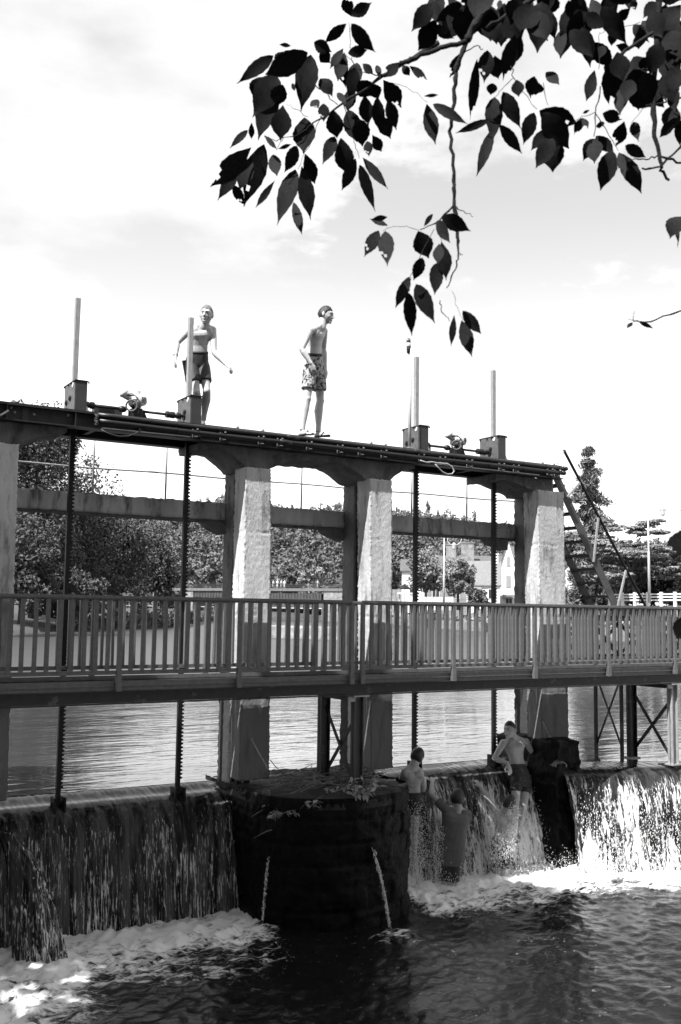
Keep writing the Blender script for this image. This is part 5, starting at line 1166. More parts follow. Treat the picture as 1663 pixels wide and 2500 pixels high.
tree('broadleaf_tree', 385, 1280, 1525, 122, 140, 'dark tree overhanging the water left of the second lifting rack', 'foliage_left', 15200, .22, seed=6, zb=-1.1, bottom=.0, group=LG)
tree('broadleaf_tree', 180, 1390, 1530, 92, 210, 'low bushy willow hanging to the water on the left bank', 'foliage_left', 13300, .22, seed=7, zb=-1.5, bottom=.0, group=LG)
MG = 'trees before the wooded hill'
tree('broadleaf_tree', 455, 1335, 1500, 225, 95, 'pale round tree left of the far bridge', 'foliage_mid', 3500, .7, seed=8, group=MG, zb=.3)
tree('broadleaf_tree', 535, 1345, 1500, 235, 90, 'pale bushy tree behind the far bridge by the tall column', 'foliage_mid', 3500, .7, seed=9, group=MG, zb=.3)
tree('broadleaf_tree', 705, 1372, 1500, 235, 80, 'grey willow behind the people on the far bridge', 'foliage_mid', 3200, .7, seed=10, group=MG, zb=.3)
tree('broadleaf_tree', 765, 1378, 1500, 230, 90, 'pale willow behind the far bridge nearest its stone abutment', 'foliage_bright', 3200, .7, seed=11, group=MG, zb=.3)
tree('conifer_tree', 500, 1322, 1480, 260, 50, 'dark pointed conifer on the hill between the second rack and the tall column', 'foliage_conifer', 2500, .8, shape='conifer', seed=12, zb=4)
tree('broadleaf_tree', 930, 1345, 1490, 190, 120, 'dark tree behind the column on the left of the houses', 'foliage_left', 5000, .6, seed=13, zb=.8)
tree('broadleaf_tree', 1040, 1345, 1482, 110, 105, 'light leafy quay tree beside the spiral street lamp', 'foliage_bright', 15000, .19, seed=14, zb=.6, bottom=.2, group='quay trees')
tree('broadleaf_tree', 1118, 1368, 1482, 106, 95, 'light leafy quay tree in front of the stone chimney', 'foliage_bright', 14000, .19, seed=15, zb=.6, bottom=.2, group='quay trees')
tree('round_bush', 1168, 1436, 1482, 112, 60, 'low dark bush in front of the white cottage', 'foliage_mid', 2500, .26, seed=16, zb=.6, bottom=.0)
tree('cedar_tree', 1436, 1092, 1475, 112, 160, 'tall ragged conifer behind the steel stairs', 'foliage_conifer', 30000, .20, shape='conifer', seed=17, zb=.8)
tree('umbrella_tree', 1545, 1262, 1475, 92, 330, 'wide flat topped layered tree right of the stairs', 'foliage_bright', 42000, .19, shape='umbrella', seed=18, zb=.8)
tree('broadleaf_tree', 1530, 1345, 1470, 98, 120, 'dark tree beneath the flat topped tree by the stairs', 'foliage_mid', 13000, .22, seed=19, zb=.8, bottom=.1)
tree('broadleaf_tree', 1610, 1350, 1470, 100, 150, 'dark bushy tree behind the tall lamp post', 'foliage_left', 13300, .22, seed=20, zb=.8, bottom=.0)
tree('conifer_tree', 1700, 1165, 1480, 95, 150, 'feathery conifer cut off by the right frame edge', 'foliage_conifer', 16000, .20, shape='conifer', seed=21, zb=.8)
for k, (px, w_, lab) in enumerate(((1452, 40, 'low shrub beneath the foot of the stairs'), (1530, 90, 'dark shrub left of the tall lamp post behind the white fence'), (1640, 80, 'dark shrub at the right frame edge behind the white fence'))):
    tree('round_bush', px, 1425, 1476, 104, w_, lab, 'foliage_left', 2500, .26, seed=30+k, zb=.8, bottom=.0)
# reeds and low growth along the right shore
rr_ = np.random.default_rng(5); C = []
for k in range(5200):
    s = rr_.uniform(0, len(shR)-1.001); i = int(s); f = s-i; az = shR[i][0]*(1-f)+shR[i+1][0]*f; d = shR[i][1]*(1-f)+shR[i+1][1]*f+rr_.uniform(.5, 6)
    C.append(azd(az, d, -2.0+.3*(d % 3)+abs(rr_.normal(0, .35))))
v, f = cards(np.array(C), .42, rr_, 0, 1.8); mesh_np('bank_growth', v, f, 'foliage_bright', None, False, 'stuff')
C = []
for k in range(5000):
    s = rr_.uniform(2.6, 7); i = int(s); f = s-i; az = shL[i][0]*(1-f)+shL[i+1][0]*f; d = shL[i][1]*(1-f)+shL[i+1][1]*f+rr_.uniform(-1.5, 4)
    C.append(azd(az, d, -1.9+abs(rr_.normal(0, .7))))
v, f = cards(np.array(C), .30, rr_, 0, 1.8); mesh_np('bank_growth', v, f, 'foliage_left', None, False, 'stuff')

# houses
def local(o, yaw):
    c, s = math.cos(yaw), math.sin(yaw)
    return lambda x, y, z: (o[0]+c*x-s*y, o[1]+s*x+c*y, o[2]+z)
def obox(mb, T, x0, x1, y0, y1, z0, z1): mb.add([T(x0, y0, z0), T(x1, y0, z0), T(x1, y1, z0), T(x0, y1, z0), T(x0, y0, z1), T(x1, y0, z1), T(x1, y1, z1), T(x0, y1, z1)], [(3, 2, 1, 0), (4, 5, 6, 7), (0, 1, 5, 4), (1, 2, 6, 5), (2, 3, 7, 6), (3, 0, 4, 7)]); return mb
def house(name, px, d, zg, w, dep, hw, hr, label, gable=True, wall='render_wall', roofm='slate', wins=(), chim=(), yaw=None, awn=None):
    """front face towards the river; gable=True puts the ridge across the view axis"""
    b = ray(px, 1480); b = b/np.linalg.norm(b[:2])*d; o = np.array([b[0], b[1], zg]); yw = -math.atan2(b[0], b[1]) if yaw is None else yaw; T = local(o, yw)
    t = thing(name, o, label, 'house')
    m = MB()
    if gable: m.add([T(-w/2, 0, -1), T(w/2, 0, -1), T(w/2, 0, hw), T(0, 0, hr), T(-w/2, 0, hw), T(-w/2, dep, -1), T(w/2, dep, -1), T(w/2, dep, hw), T(0, dep, hr), T(-w/2, dep, hw)], [(0, 1, 2, 3, 4), (9, 8, 7, 6, 5), (0, 5, 6, 1), (1, 6, 7, 2), (4, 9, 5, 0), (2, 7, 8, 3), (3, 8, 9, 4)])
    else: m.add([T(-w/2, 0, -1), T(w/2, 0, -1), T(w/2, dep, -1), T(-w/2, dep, -1), T(-w/2, 0, hw), T(w/2, 0, hw), T(w/2, dep, hw), T(-w/2, dep, hw), T(-w/2, dep/2, hr), T(w/2, dep/2, hr)], [(0, 1, 5, 4), (2, 3, 7, 6), (1, 2, 6, 9, 5), (3, 0, 4, 8, 7), (4, 5, 9, 8), (6, 7, 8, 9), (3, 2, 1, 0)])
    m.build('wall', wall, t)
    r = MB(); e = .25; th = .16
    if gable:
        sl = (hr-hw)/(w/2)
        for s in (-1, 1): r.add([T(s*(w/2+e), -e, hw-e*sl+.03), T(0, -e, hr+.03), T(0, dep+e, hr+.03), T(s*(w/2+e), dep+e, hw-e*sl+.03), T(s*(w/2+e), -e, hw-e*sl+.03+th), T(0, -e, hr+.03+th), T(0, dep+e, hr+.03+th), T(s*(w/2+e), dep+e, hw-e*sl+.03+th)], [(0, 1, 2, 3), (7, 6, 5, 4), (0, 4, 5, 1), (1, 5, 6, 2), (2, 6, 7, 3), (3, 7, 4, 0)])
    else:
        sl = (hr-hw)/(dep/2)
        for s in (-1, 1):
            ye = -e if s < 0 else dep+e; zz = hw-e*sl+.03
            r.add([T(-w/2-e, ye, zz), T(w/2+e, ye, zz), T(w/2+e, dep/2, hr+.03), T(-w/2-e, dep/2, hr+.03), T(-w/2-e, ye, zz+th), T(w/2+e, ye, zz+th), T(w/2+e, dep/2, hr+.03+th), T(-w/2-e, dep/2, hr+.03+th)], [(0, 1, 2, 3), (7, 6, 5, 4), (0, 4, 5, 1), (1, 5, 6, 2), (2, 6, 7, 3), (3, 7, 4, 0)])
    rf = r.build('roof', roofm, t)
    for x, z, ww, hh, kind in wins:
        fr_ = obox(MB(), T, x-ww/2-.08, x+ww/2+.08, -.05, .02, z-.08, z+hh+.08).build('window', 'white_wood', t)
        if kind == 'shutter': obox(MB(), T, x-ww/2, x-.01, -.09, -.055, z, z+hh).build('shutter', 'shutter', fr_); obox(MB(), T, x+.01, x+ww/2, -.09, -.055, z, z+hh).build('shutter', 'shutter', fr_)
        else:
            obox(MB(), T, x-ww/2, x+ww/2, -.062, -.054, z, z+hh).build('pane', 'window_glass', fr_); obox(MB(), T, x-.03, x+.03, -.075, -.064, z, z+hh).build('glazing_bar', 'white_wood', fr_)
    for x, y, z0, z1, ww, mm in chim:
        c_ = obox(MB(), T, x-ww/2, x+ww/2, y-.4, y+.4, z0, z1).build('chimney', mm, t); obox(MB(), T, x-ww/2-.08, x+ww/2+.08, y-.48, y+.48, z1, z1+.15).build('chimney_cap', mm, c_)
    if awn:
        for x, z, ww in awn: MB().add([T(x-ww/2, -.05, z), T(x+ww/2, -.05, z), T(x+ww/2+.15, -1.0, z-.55), T(x-ww/2-.15, -1.0, z-.55), T(x-ww/2, -.05, z-.06), T(x+ww/2, -.05, z-.06), T(x+ww/2+.15, -1.0, z-.62), T(x-ww/2-.15, -1.0, z-.62)], [(0, 1, 2, 3), (7, 6, 5, 4), (0, 4, 5, 1), (1, 5, 6, 2), (2, 6, 7, 3), (3, 7, 4, 0)]).build('awning', roofm, t)
    return t
house('gabled_house', 1241, 140, .8, 2.5, 9, 5.1, 9.2, 'tall narrow white gabled house with grey shutters', wins=[(.05, 5.6, .5, 1.3, 'shutter'), (.05, 2.7, .65, 1.6, 'shutter'), (.1, 0.1, .8, 1.0, 'pane')], awn=[(.0, 1.7, 1.5)])
house('tall_house', 1268, 146, .8, 3.0, 8, 6.0, 8.8, 'white house joined to the right of the narrow gable', gable=False, wins=[(.4, 3.2, .6, 1.2, 'pane')])
house('white_cottage', 1180, 132, .8, 4.3, 7, 2.8, 5.9, 'low white cottage with pale slate roof left of the narrow gable', gable=False, roofm='slate_light', wins=[(-1.2, 1.0, 1.1, 1.2, 'pane'), (1.2, 1.0, 1.0, 1.2, 'pane')], awn=[(-1.2, 2.6, 1.8)], chim=[(1.7, 3.5, 5, 6.9, .6, 'render_wall')])
house('stone_house', 1130, 150, .8, 13, 8, 4.6, 7.6, 'stone house with a big square chimney behind the quay trees', gable=False, wall='stone_wall', wins=[(-4, 1.2, 1, 1.6, 'pane'), (-1, 1.2, 1, 1.6, 'pane'), (3, 1.2, 1, 1.6, 'pane')], chim=[(.7, 1.5, 5, 9.5, 1.9, 'stone_wall'), (-1.8, 4, 6, 9.4, 1.5, 'stone_wall')])
house('white_house', 1008, 135, .8, 3.0, 7, 4.6, 6.2, 'small white house partly hidden by the left quay tree', gable=False, wins=[(0, 1.4, .8, 1.4, 'pane')])
house('white_house', 1412, 118, .8, 5.4, 8, 3.2, 6.2, 'white house seen through the stair treads', gable=True, roofm='slate_light', wins=[(-1.2, .4, 1.1, 1.5, 'pane'), (1.0, .8, .8, 1.2, 'pane')])
house('bungalow', 1555, 118, .8, 7.5, 8, 2.6, 5.0, 'low pale house with dark roof under the flat topped tree', gable=False, roofm='slate', wins=[(-1, .6, 1.0, 1.3, 'pane'), (2, .6, 1.0, 1.3, 'pane')])
house('long_house', 1330, 150, .8, 9, 7, 3.4, 6.4, 'long white house behind the rightmost column', gable=False, roofm='slate_light', wins=[(-3, 1, .9, 1.3, 'pane'), (0, 1, .9, 1.3, 'pane'), (3, 1, .9, 1.3, 'pane')])

# white garden fence on the right bank
def fence(p, q, n, h, label, name='white_fence', group=None):
    p, q = np.array(p), np.array(q); t = thing(name, p, label, 'fence', group)
    for k in range(n+1): c = p+(q-p)*k/n; MB().box(c[0]-.11, c[0]+.11, c[1]-.11, c[1]+.11, p[2]-.4, p[2]+h+.12).build('post', 'white_wood', t)
    for z in (h*.35, h*.65, h*.92): MB().bar(p+np.array([0, 0, z]), q+np.array([0, 0, z]), .06, .13).build('rail', 'white_wood', t)
    return t
def gpt(px, d, z): b = ray(px, 1480); b = b/np.linalg.norm(b[:2])*d; return np.array([b[0], b[1], z])
fence(gpt(1490, 96, .95), gpt(1720, 88, .95), 7, .9, 'white post and rail fence on the bank right of the stairs')
fence(gpt(1030, 108, .55), gpt(1105, 106, .55), 9, .9, 'white fence under the quay trees')
gw = thing('garden_wall', gpt(925, 150, .5), 'grey wall right of the second concrete column on the far quay', 'wall')
MB().bar(gpt(915, 150, 1.6), gpt(1002, 140, 1.6), .3, 3.0).build('wall_body', 'stone_wall', gw)
qw = thing('quay_wall', gpt(980, 130, -1), 'low stone quay wall along the far right bank', 'wall')
pts = [azd(a, d+1.0, 0) for a, d in shR[2:7]]
for a, b_ in zip(pts[:-1], pts[1:]): MB().bar((a[0], a[1], -1.75), (b_[0], b_[1], -1.75), .5, 1.1).build('wall_section', 'stone_wall', qw)
# street lamps
def lamp(px, d, zg, h, label, kind):
    b = gpt(px, d, zg); t = thing('street_lamp', b, label, 'street lamp'); r = nrm(np.array([math.cos(math.atan2(b[0], b[1])), -math.sin(math.atan2(b[0], b[1])), 0]))
    MB().lathe(b, (0, 0, 1), [(0, .11), (h*.5, .09), (h*.52, .065), (h, .05)], 8).build('pole', 'pale_metal', t, smooth=True)
    top = b+np.array([0, 0, h]); U_ = np.array([0, 0, 1.])
    if kind == 'spiral':
        pts = [top+r*(.85-R*math.cos(a))+U_*(R*math.sin(a)) for a, R in ((math.pi*k/9, .85*max(.22, 1-max(0, k-9)*.042)) for k in range(0, 27))]
    else: pts = [top+r*(.55-.55*math.cos(a))+U_*.75*math.sin(a) for a in np.linspace(0, math.pi*.98, 14)]
    MB().tube(pts, .035, 6).build('scroll_arm', 'pale_metal', t, smooth=True)
    e = pts[9] if kind == 'spiral' else pts[-1]; e = np.array(e)
    if kind == 'spiral': e = top+r*.95-U_*.35
    MB().lathe(e+np.array([0, 0, -.75-(.35 if kind != 'spiral' else 0)]), (0, 0, 1), [(0, .10), (.1, .16), (.42, .22), (.5, .26), (.62, .08), (.72, .02)], 8).build('lantern', 'pale_metal', t)
lamp(1084, 97, .6, 6.9-.4, 'street lamp with a spiral scroll top on the far quay', 'spiral'); lamp(1586, 80, .9, 7.7, 'tall street lamp with a hooped arm at the right', 'hoop')
# terrace: parasol and pavilion
tp = thing('parasol', gpt(988, 112, .5), 'small dark parasol over the white kiosk by the quay', 'parasol')
b = gpt(988, 112, .5); MB().lathe(b, (0, 0, 1), [(0, .03), (2.3, .03)], 6).build('pole', 'pale_metal', tp); MB().lathe(b+np.array([0, 0, 1.95]), (0, 0, 1), [(0, .62), (.1, .60), (.45, .3), (.6, .03)], 8).build('canopy', 'black_steel', tp)
tk = thing('kiosk', gpt(995, 111, .5), 'white kiosk roof on the quay right of the second column', 'kiosk')
for px in (975, 1018): q_ = gpt(px, 111, .5); MB().lathe(q_, (0, 0, 1), [(0, .06), (1.35, .06)], 6).build('post', 'white_wood', tk)
MB().bar(gpt(970, 111, 1.95), gpt(1024, 111, 1.95), 1.5, .18).build('roof', 'white_wood', tk)

# far bridge across the river
fbk = thing('far_bridge', gpt(620, 205, ZU), 'distant steel girder bridge on masonry piers far up the river', 'bridge')
pA, pB = gpt(395, 222, 0), gpt(900, 196, 0)
def along(px): # point on the bridge line
    f = (px-395)/(900-395); return pA+(pB-pA)*f
def seg(p0, p1, z0, z1, w, name, m): a, b_ = along(p0), along(p1); return MB().bar((a[0], a[1], (z0+z1)/2), (b_[0], b_[1], (z0+z1)/2), w, z1-z0).build(name, m, fbk)
hz = lambda px, py, d: (1490+(px-831)*.0136-py)/2443*d
seg(395, 905, 3.75, 4.3, 3.0, 'deck', 'concrete_dark'); seg(487, 565, 2.45, 3.74, 2.4, 'girder', 'bridge_steel'); seg(640, 800, 2.0, 3.3, 2.4, 'girder', 'bridge_steel'); seg(565, 640, 2.3, 3.5, 2.4, 'girder', 'bridge_steel')
for k in range(44):
    px = 490+k*7.1
    if px < 800: a = along(px); u = nrm(pB-pA); nrm_ = np.array([u[1], -u[0], 0]); c = a+nrm_*1.26; MB().box(c[0]-.06, c[0]+.06, c[1]-.06, c[1]+.06, 2.35, 3.6).build('girder_rib', 'bridge_steel', fbk)
for z in (4.75, 5.2): seg(395, 905, z-.03, z+.03, .06, 'rail', 'bridge_steel')
b = MB()
for k in range(230): a = along(395+k*2.2); b.box(a[0]-.025, a[0]+.025, a[1]-.025, a[1]+.025, 4.35, 5.2)
o = b.build('railing_bars', 'bridge_steel', fbk); o['kind'] = 'stuff'
for p0, p1, z1, mm in ((466, 487, 3.74, 'stone_wall'), (806, 850, 3.74, 'stone_wall'), (380, 400, 3.74, 'stone_wall')): seg(p0, p1, ZU-1, z1, 2.6, 'pier', mm)
# people on the far bridge, a few pixels each
fr_ = np.random.default_rng(3)
labs = ['person in white standing on the far bridge at its left', 'person leaning on the far bridge railing, second from the left', 'tallest looking person on the far bridge in the middle', 'stooping person on the far bridge beside the group', 'rightmost person of the group on the far bridge', 'person alone on the far bridge near its right end']
for k, (px, lb) in enumerate(zip((668, 680, 690, 699, 707, 785), labs)):
    a = along(px); p = thing('person', (a[0], a[1], 4.35), lb, 'person'); u = np.array([a[0], a[1], 4.35]); h = fr_.uniform(.94, 1.02)
    mb = MB(); mb.tube([u+np.array([-.09, 0, 0]), u+np.array([-.08, 0, .45*h]), u+np.array([-.06, 0, .85*h])], [.06, .07, .09], 8); mb.tube([u+np.array([.09, 0, 0]), u+np.array([.08, 0, .45*h]), u+np.array([.06, 0, .85*h])], [.06, .07, .09], 8)
    mb.tube([u+np.array([0, 0, .8*h]), u+np.array([0, 0, 1.05*h]), u+np.array([0, 0, 1.35*h]), u+np.array([0, 0, 1.45*h]), u+np.array([0, 0, 1.5*h])], [.14, .13, .19, .12, .06], 10)
    for s in (-1, 1): mb.tube([u+np.array([s*.19, 0, 1.4*h]), u+np.array([s*.26, -.05, 1.12*h]), u+np.array([s*.2, -.25, .95*h])], [.05, .045, .035], 8)
    mb.ball(u+np.array([0, 0, 1.63*h]), (.09, .1, .12), 8, 7); mb.build('body', 'far_cloth' if k % 2 else 'white_paint', p, smooth=True)
# old stone wall standing in the river
sw = thing('river_wall', gpt(760, 76, ZU), 'low rough stone wall standing in the middle of the river', 'wall')
a, b_ = gpt(640, 79, 0), gpt(872, 74, 0)
u = (b_-a); L_ = np.linalg.norm(u); u = u/L_; n_ = np.array([-u[1], u[0], 0])
rough_box('wall_body', 'stone_wall', sw, lambda U: a+U[:, :1]*u*L_+n_*(U[:, 1:2]*1.2)+np.array([0, 0, 1])*(ZU-.5+U[:, 2:]*1.45), (L_, 1.2, 1.45), .13, .06, 2.2, .05)

# ================================================================== THE OVERHANGING TREE
tr = thing('overhanging_tree', (7.5, -2.2, -1.7), 'leafy boughs with notched dark leaflets hanging in from the top right', 'tree')
def leaf_mesh(kind, rng):
    """unit leaf along +X, width 1 (scaled per leaf), ragged margin; some carry insect holes and bites"""
    n, kx = 12, 4; V = []; F = []
    for i in range(n+1):
        t = i/n; w = .5*(math.sin(math.pi*(t**kind['p']))**kind['e'])*(1-t**7) if 0 < t < 1 else .012
        ser = 1+.035*((i % 2)*2-1)
        for j in range(kx+1):
            s = (j/kx)*2-1; V.append((t, s*w*ser, .10*abs(s)*w-.16*kind['bend']*t*t+.03*math.sin(t*7+kind['ph'])*s))
    holes = kind['holes']
    for i in range(n):
        for j in range(kx):
            if (i, j) in holes: continue
            q = i*(kx+1)+j; F.append((q, q+kx+1, q+kx+2, q+1))
    return V, F
leaf_meshes = []
for k in range(16):
    rr2 = np.random.default_rng(k+40); hol = set()
    if k in (4, ): hol = {(int(rr2.integers(3, 10)), int(rr2.integers(0, 4))) for _ in range(2)}
    if k in (5, ): i0 = int(rr2.integers(7, 9)); hol = {(i0, 0), (i0+1, 0), (i0+1, 1), (i0+2, 0)}
    if k == 9: hol = {(10, 2), (10, 3), (11, 2), (11, 3), (9, 3)}
    V, F = leaf_mesh(dict(bend=rr2.uniform(-1.2, 2.2), ph=rr2.uniform(0, 6), holes=hol, p=rr2.uniform(.72, 1.25), e=rr2.uniform(.7, 1.05)), rr2)
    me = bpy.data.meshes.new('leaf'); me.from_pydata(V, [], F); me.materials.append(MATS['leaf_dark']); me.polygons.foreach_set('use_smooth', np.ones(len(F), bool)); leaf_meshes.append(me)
rl = np.random.default_rng(14); NLEAF = 0
def put_leaf(bx, by, tx, ty, w, D):
    global NLEAF
    D = D+rl.normal(0, .05); p = atD(bx, by, D); q = atD(tx, ty, D+rl.normal(0, .03)); d = q-p; L = np.linalg.norm(d); d = d/L
    n = -ray((bx+tx)/2, (by+ty)/2); n = n/np.linalg.norm(n); n = nrm(n-d*np.dot(n, d)); s = np.cross(n, d); a = rl.normal(0, .22); s, n = math.cos(a)*s+math.sin(a)*n, -math.sin(a)*s+math.cos(a)*n
    W = w*D/FPX/max(.6, math.cos(a)); me = leaf_meshes[int(rl.integers(0, 16))]
    o = bpy.data.objects.new('leaf', me); COL.objects.link(o); o.parent = tr
    o.matrix_local = Matrix([[d[i]*L, s[i]*W, n[i]*W, p[i]-tr.location[i]] for i in range(3)]+[[0, 0, 0, 1]]); NLEAF += 1
LA = """1195 105 1150 -30 80;1195 105 1320 20 85;1165 150 1020 275 70;1195 150 1335 345 90;1175 340 1300 318 75;1145 310 1060 430 60;958 270 1065 330 85;735 285 820 290 28;700 355 470 525 90;920 335 650 480 150;940 350 870 690 150;1000 400 1040 300 60;1150 340 1110 510 90;1120 350 1160 560 85;1230 400 1210 560 95;1270 405 1330 470 55;1360 415 1380 490 40;1500 400 1410 490 80;1525 420 1568 480 55;720 480 570 740 180;700 540 600 900 150;760 670 740 890 140;760 540 700 690 110;1000 500 1080 600 90;1110 590 1160 660 45;820 530 835 580 28;945 640 990 690 65;1020 660 1020 780 75;1240 520 1330 620 120;1280 600 1300 800 100;1400 510 1520 690 120;1430 640 1490 830 85;1360 620 1380 840 85;1390 740 1440 880 100;1080 700 1100 880 120;1180 700 1230 900 120;1250 760 1270 940 120;1330 860 1395 975 75;1300 900 1310 1000 62;1090 870 1015 1045 85;1130 880 1170 1110 130;1225 1010 1140 1220 80;1250 1050 1350 1350 75;1270 1005 1435 1215 65;900 750 900 990 155;850 930 780 1100 85;900 980 970 1180 95;880 1060 940 1400 110;840 1080 720 1430 120;830 1290 880 1490 65;710 1150 585 1325 48;700 985 720 1115 85;640 920 510 1320 145;560 940 300 1195 135;480 1060 340 1285 85;440 1180 520 1315 65;536 830 420 940 48;560 780 560 900 42;640 860 720 950 36;730 950 820 920 28;1430 1440 1312 1395 38;620 490 580 640 120;640 560 600 760 130;1200 560 1170 700 90;1330 530 1380 640 80;560 1000 480 1200 110;780 330 720 430 100;1000 330 1060 400 80;1220 430 1190 640 90"""
LB = """300 20 140 130 75;240 90 170 200 75;330 30 230 240 160;360 0 400 150 130;420 20 470 240 150;520 0 520 60 32;590 20 560 230 160;700 20 640 200 160;760 10 745 280 160;800 40 835 230 75;840 0 700 60 90;640 210 590 380 85;610 200 540 470 95;450 290 430 480 95;490 320 520 470 95;390 340 350 700 62;300 300 230 450 65;0 380 100 460 48;480 480 470 550 65;490 560 480 820 105;540 530 640 740 95;470 690 260 770 48;480 750 390 1010 68;520 720 655 890 72;135 600 340 720 62;100 600 150 835 90;80 555 170 548 22;620 460 630 560 78;720 440 700 570 92;750 480 740 550 62;790 415 860 480 62;720 650 650 840 88;750 640 980 720 125;770 650 920 860 145;800 740 700 870 72;830 800 730 960 105;830 790 825 990 135;1000 680 950 780 52;1000 680 1030 740 38;1040 635 1000 655 18;920 0 915 100 45;1000 0 860 200 115;990 60 910 250 85;1010 60 960 140 92;1020 90 1130 160 85;1110 40 1250 250 115;1010 160 1045 385 90;1070 405 1025 575 72;1120 265 1100 330 52;1190 260 1280 290 52;1330 150 1330 300 85;1140 0 1300 10 42;1290 0 1305 60 42;1420 10 1345 110 72;1480 20 1440 160 105;1568 30 1430 180 140;1540 120 1470 240 140;1200 360 1160 440 62;1140 370 1200 590 125;1230 360 1290 560 165;1290 400 1340 560 135;1350 420 1400 600 125;1240 480 1210 650 85;1130 480 1150 600 42;1470 440 1540 600 115;1520 500 1530 640 75;1400 540 1470 620 62;1350 330 1390 420 85;1480 330 1568 420 105;1115 655 1230 690 78;1240 700 1190 850 85;1290 705 1320 810 62;1245 840 1370 910 68;1070 800 1000 930 85;1070 800 1070 960 95;1075 785 1180 880 72;1170 870 1110 1085 115;1210 880 1350 1110 95;1210 880 1245 1030 52;1540 680 1445 795 62;1560 690 1560 840 62;1100 700 1105 750 48;330 60 300 250 150;470 60 500 240 150;560 80 640 230 150;700 60 790 220 130;1200 300 1230 470 120;1290 330 1330 500 130;1440 250 1400 420 120;1500 180 1568 340 140;1560 240 1500 420 130;1390 60 1460 220 120;1180 40 1120 180 90;380 60 330 230 120;1560 380 1500 520 120;1450 460 1400 600 90;1280 460 1240 590 100;640 -20 600 130 140;820 -40 770 110 140;430 -60 370 120 150"""
LC = """185 155 105 165 28;145 218 75 342 65;175 220 185 385 78;440 150 580 222 78;420 170 470 270 55;330 220 380 350 100;400 140 350 200 24;440 270 465 450 75;430 280 420 370 55;350 345 310 455 58;420 370 405 525 68;290 435 225 575 54;285 510 300 715 64;320 470 410 655 80;500 615 485 765 35;540 595 625 705 58;535 640 585 820 68;1370 645 1440 680 22;1340 650 1312 678 20;1568 150 1512 235 90;1550 150 1552 300 20"""
for txt, ox, oy, s, D in ((LA, 400, 0, .38265, 2.55), (LB, 1000, 0, .42283, 2.4), (LC, 850, 450, .5185, 2.3)):
    for ln_ in txt.split(';'):
        a = [float(v) for v in ln_.split()]; put_leaf(ox+a[0]*s, oy+a[1]*s, ox+a[2]*s, oy+a[3]*s, a[4]*s*.98, D)
for k in range(46):      # the thick of the bough at the top right corner
    zx, zy = ((rl.uniform(1040, 1330), rl.uniform(-40, 85)), (rl.uniform(1480, 1690), rl.uniform(-40, 260)), (rl.uniform(1360, 1560), rl.uniform(-40, 120)))[k % 3]
    a = rl.normal(1.6, .55); L_ = rl.uniform(45, 85); put_leaf(zx, zy, zx+math.cos(a)*L_, zy+math.sin(a)*L_, L_*rl.uniform(.42, .6), 2.5)
put_leaf(1672, 1290, 1643, 1365, 55, 1.9); put_leaf(1680, 1500, 1655, 1570, 50, 1.9)
def bough(pts, r0, r1, ox, oy, s, D, name='twig', D1=None, knots=True):
    pts = [atD(ox+p[0]*s, oy+p[1]*s, D+(0 if D1 is None else (D1-D)*k/(len(pts)-1))) for k, p in enumerate(pts)]
    P = [];
    for a, b_ in zip(pts[:-1], pts[1:]):
        for t in np.linspace(0, 1, 5, endpoint=False): P.append(a+(b_-a)*t)
    P.append(pts[-1]); n = len(P); R = [(r0+(r1-r0)*i/(n-1))*(1+(.28 if knots and i % 4 == 2 else 0)*(1 if rl.uniform() < .7 else 0)) for i in range(n)]
    P = [p+rl.normal(0, .0015, 3) for p in P]
    MB().tube(P, R, 7).build(name, 'bark', tr, smooth=True)
A_ = (400, 0, .38265, 2.55); B_ = (1000, 0, .42283, 2.4); C_ = (850, 450, .5185, 2.3)
bough([(1750, 275), (1568, 385), (1390, 490), (1150, 660), (950, 790)], .0065, .0018, *A_, name='bough')
bough([(960, 540), (1040, 600), (1110, 670)], .0016, .001, *A_); bough([(920, 750), (850, 700), (780, 665)], .0008, .0006, *A_); bough([(1185, 150), (1190, 300), (1205, 400), (1250, 450)], .0007, .0009, *A_); bough([(950, 790), (850, 865), (710, 890), (640, 870)], .0014, .0008, *A_); bough([(760, 880), (720, 960)], .001, .0006, *A_)
bough([(1390, 490), (1270, 455), (1150, 340)], .0014, .0007, *A_); bough([(1150, 660), (1220, 900), (1250, 1010)], .0012, .0006, *A_); bough([(1000, 740), (940, 900), (850, 1080)], .001, .0006, *A_)
bough([(560, -160), (470, 0), (380, 140), (330, 240)], .010, .008, *B_, name='bough'); bough([(330, 240), (270, 380), (265, 450), (255, 600), (235, 760), (255, 1000), (260, 1190), (270, 1300), (282, 1418)], .0055, .0032, *B_, name='bough'); bough([(330, 240), (180, 275), (0, 345), (-60, 375)], .006, .0055, *B_, name='bough')
bough([(820, -80), (700, 0), (600, 60), (450, 160)], .007, .004, *B_, name='bough'); bough([(1440, -120), (1440, 0), (1435, 250), (1400, 500), (1410, 760), (1445, 900), (1455, 980), (1500, 1050)], .009, .003, *B_, name='bough'); bough([(1420, 180), (1250, 290), (1150, 390)], .005, .003, *B_)
bough([(1440, 900), (1568, 940), (1640, 955)], .003, .0025, *B_); bough([(1340, 975), (1450, 965), (1568, 840), (1640, 770)], .0022, .0028, *B_); bough([(1290, 920), (1380, 915), (1440, 900)], .0012, .002, *B_); bough([(1640, 540), (1568, 570), (1370, 610)], .003, .0015, *B_); bough([(1370, 610), (1280, 705)], .0008, .0005, *B_)
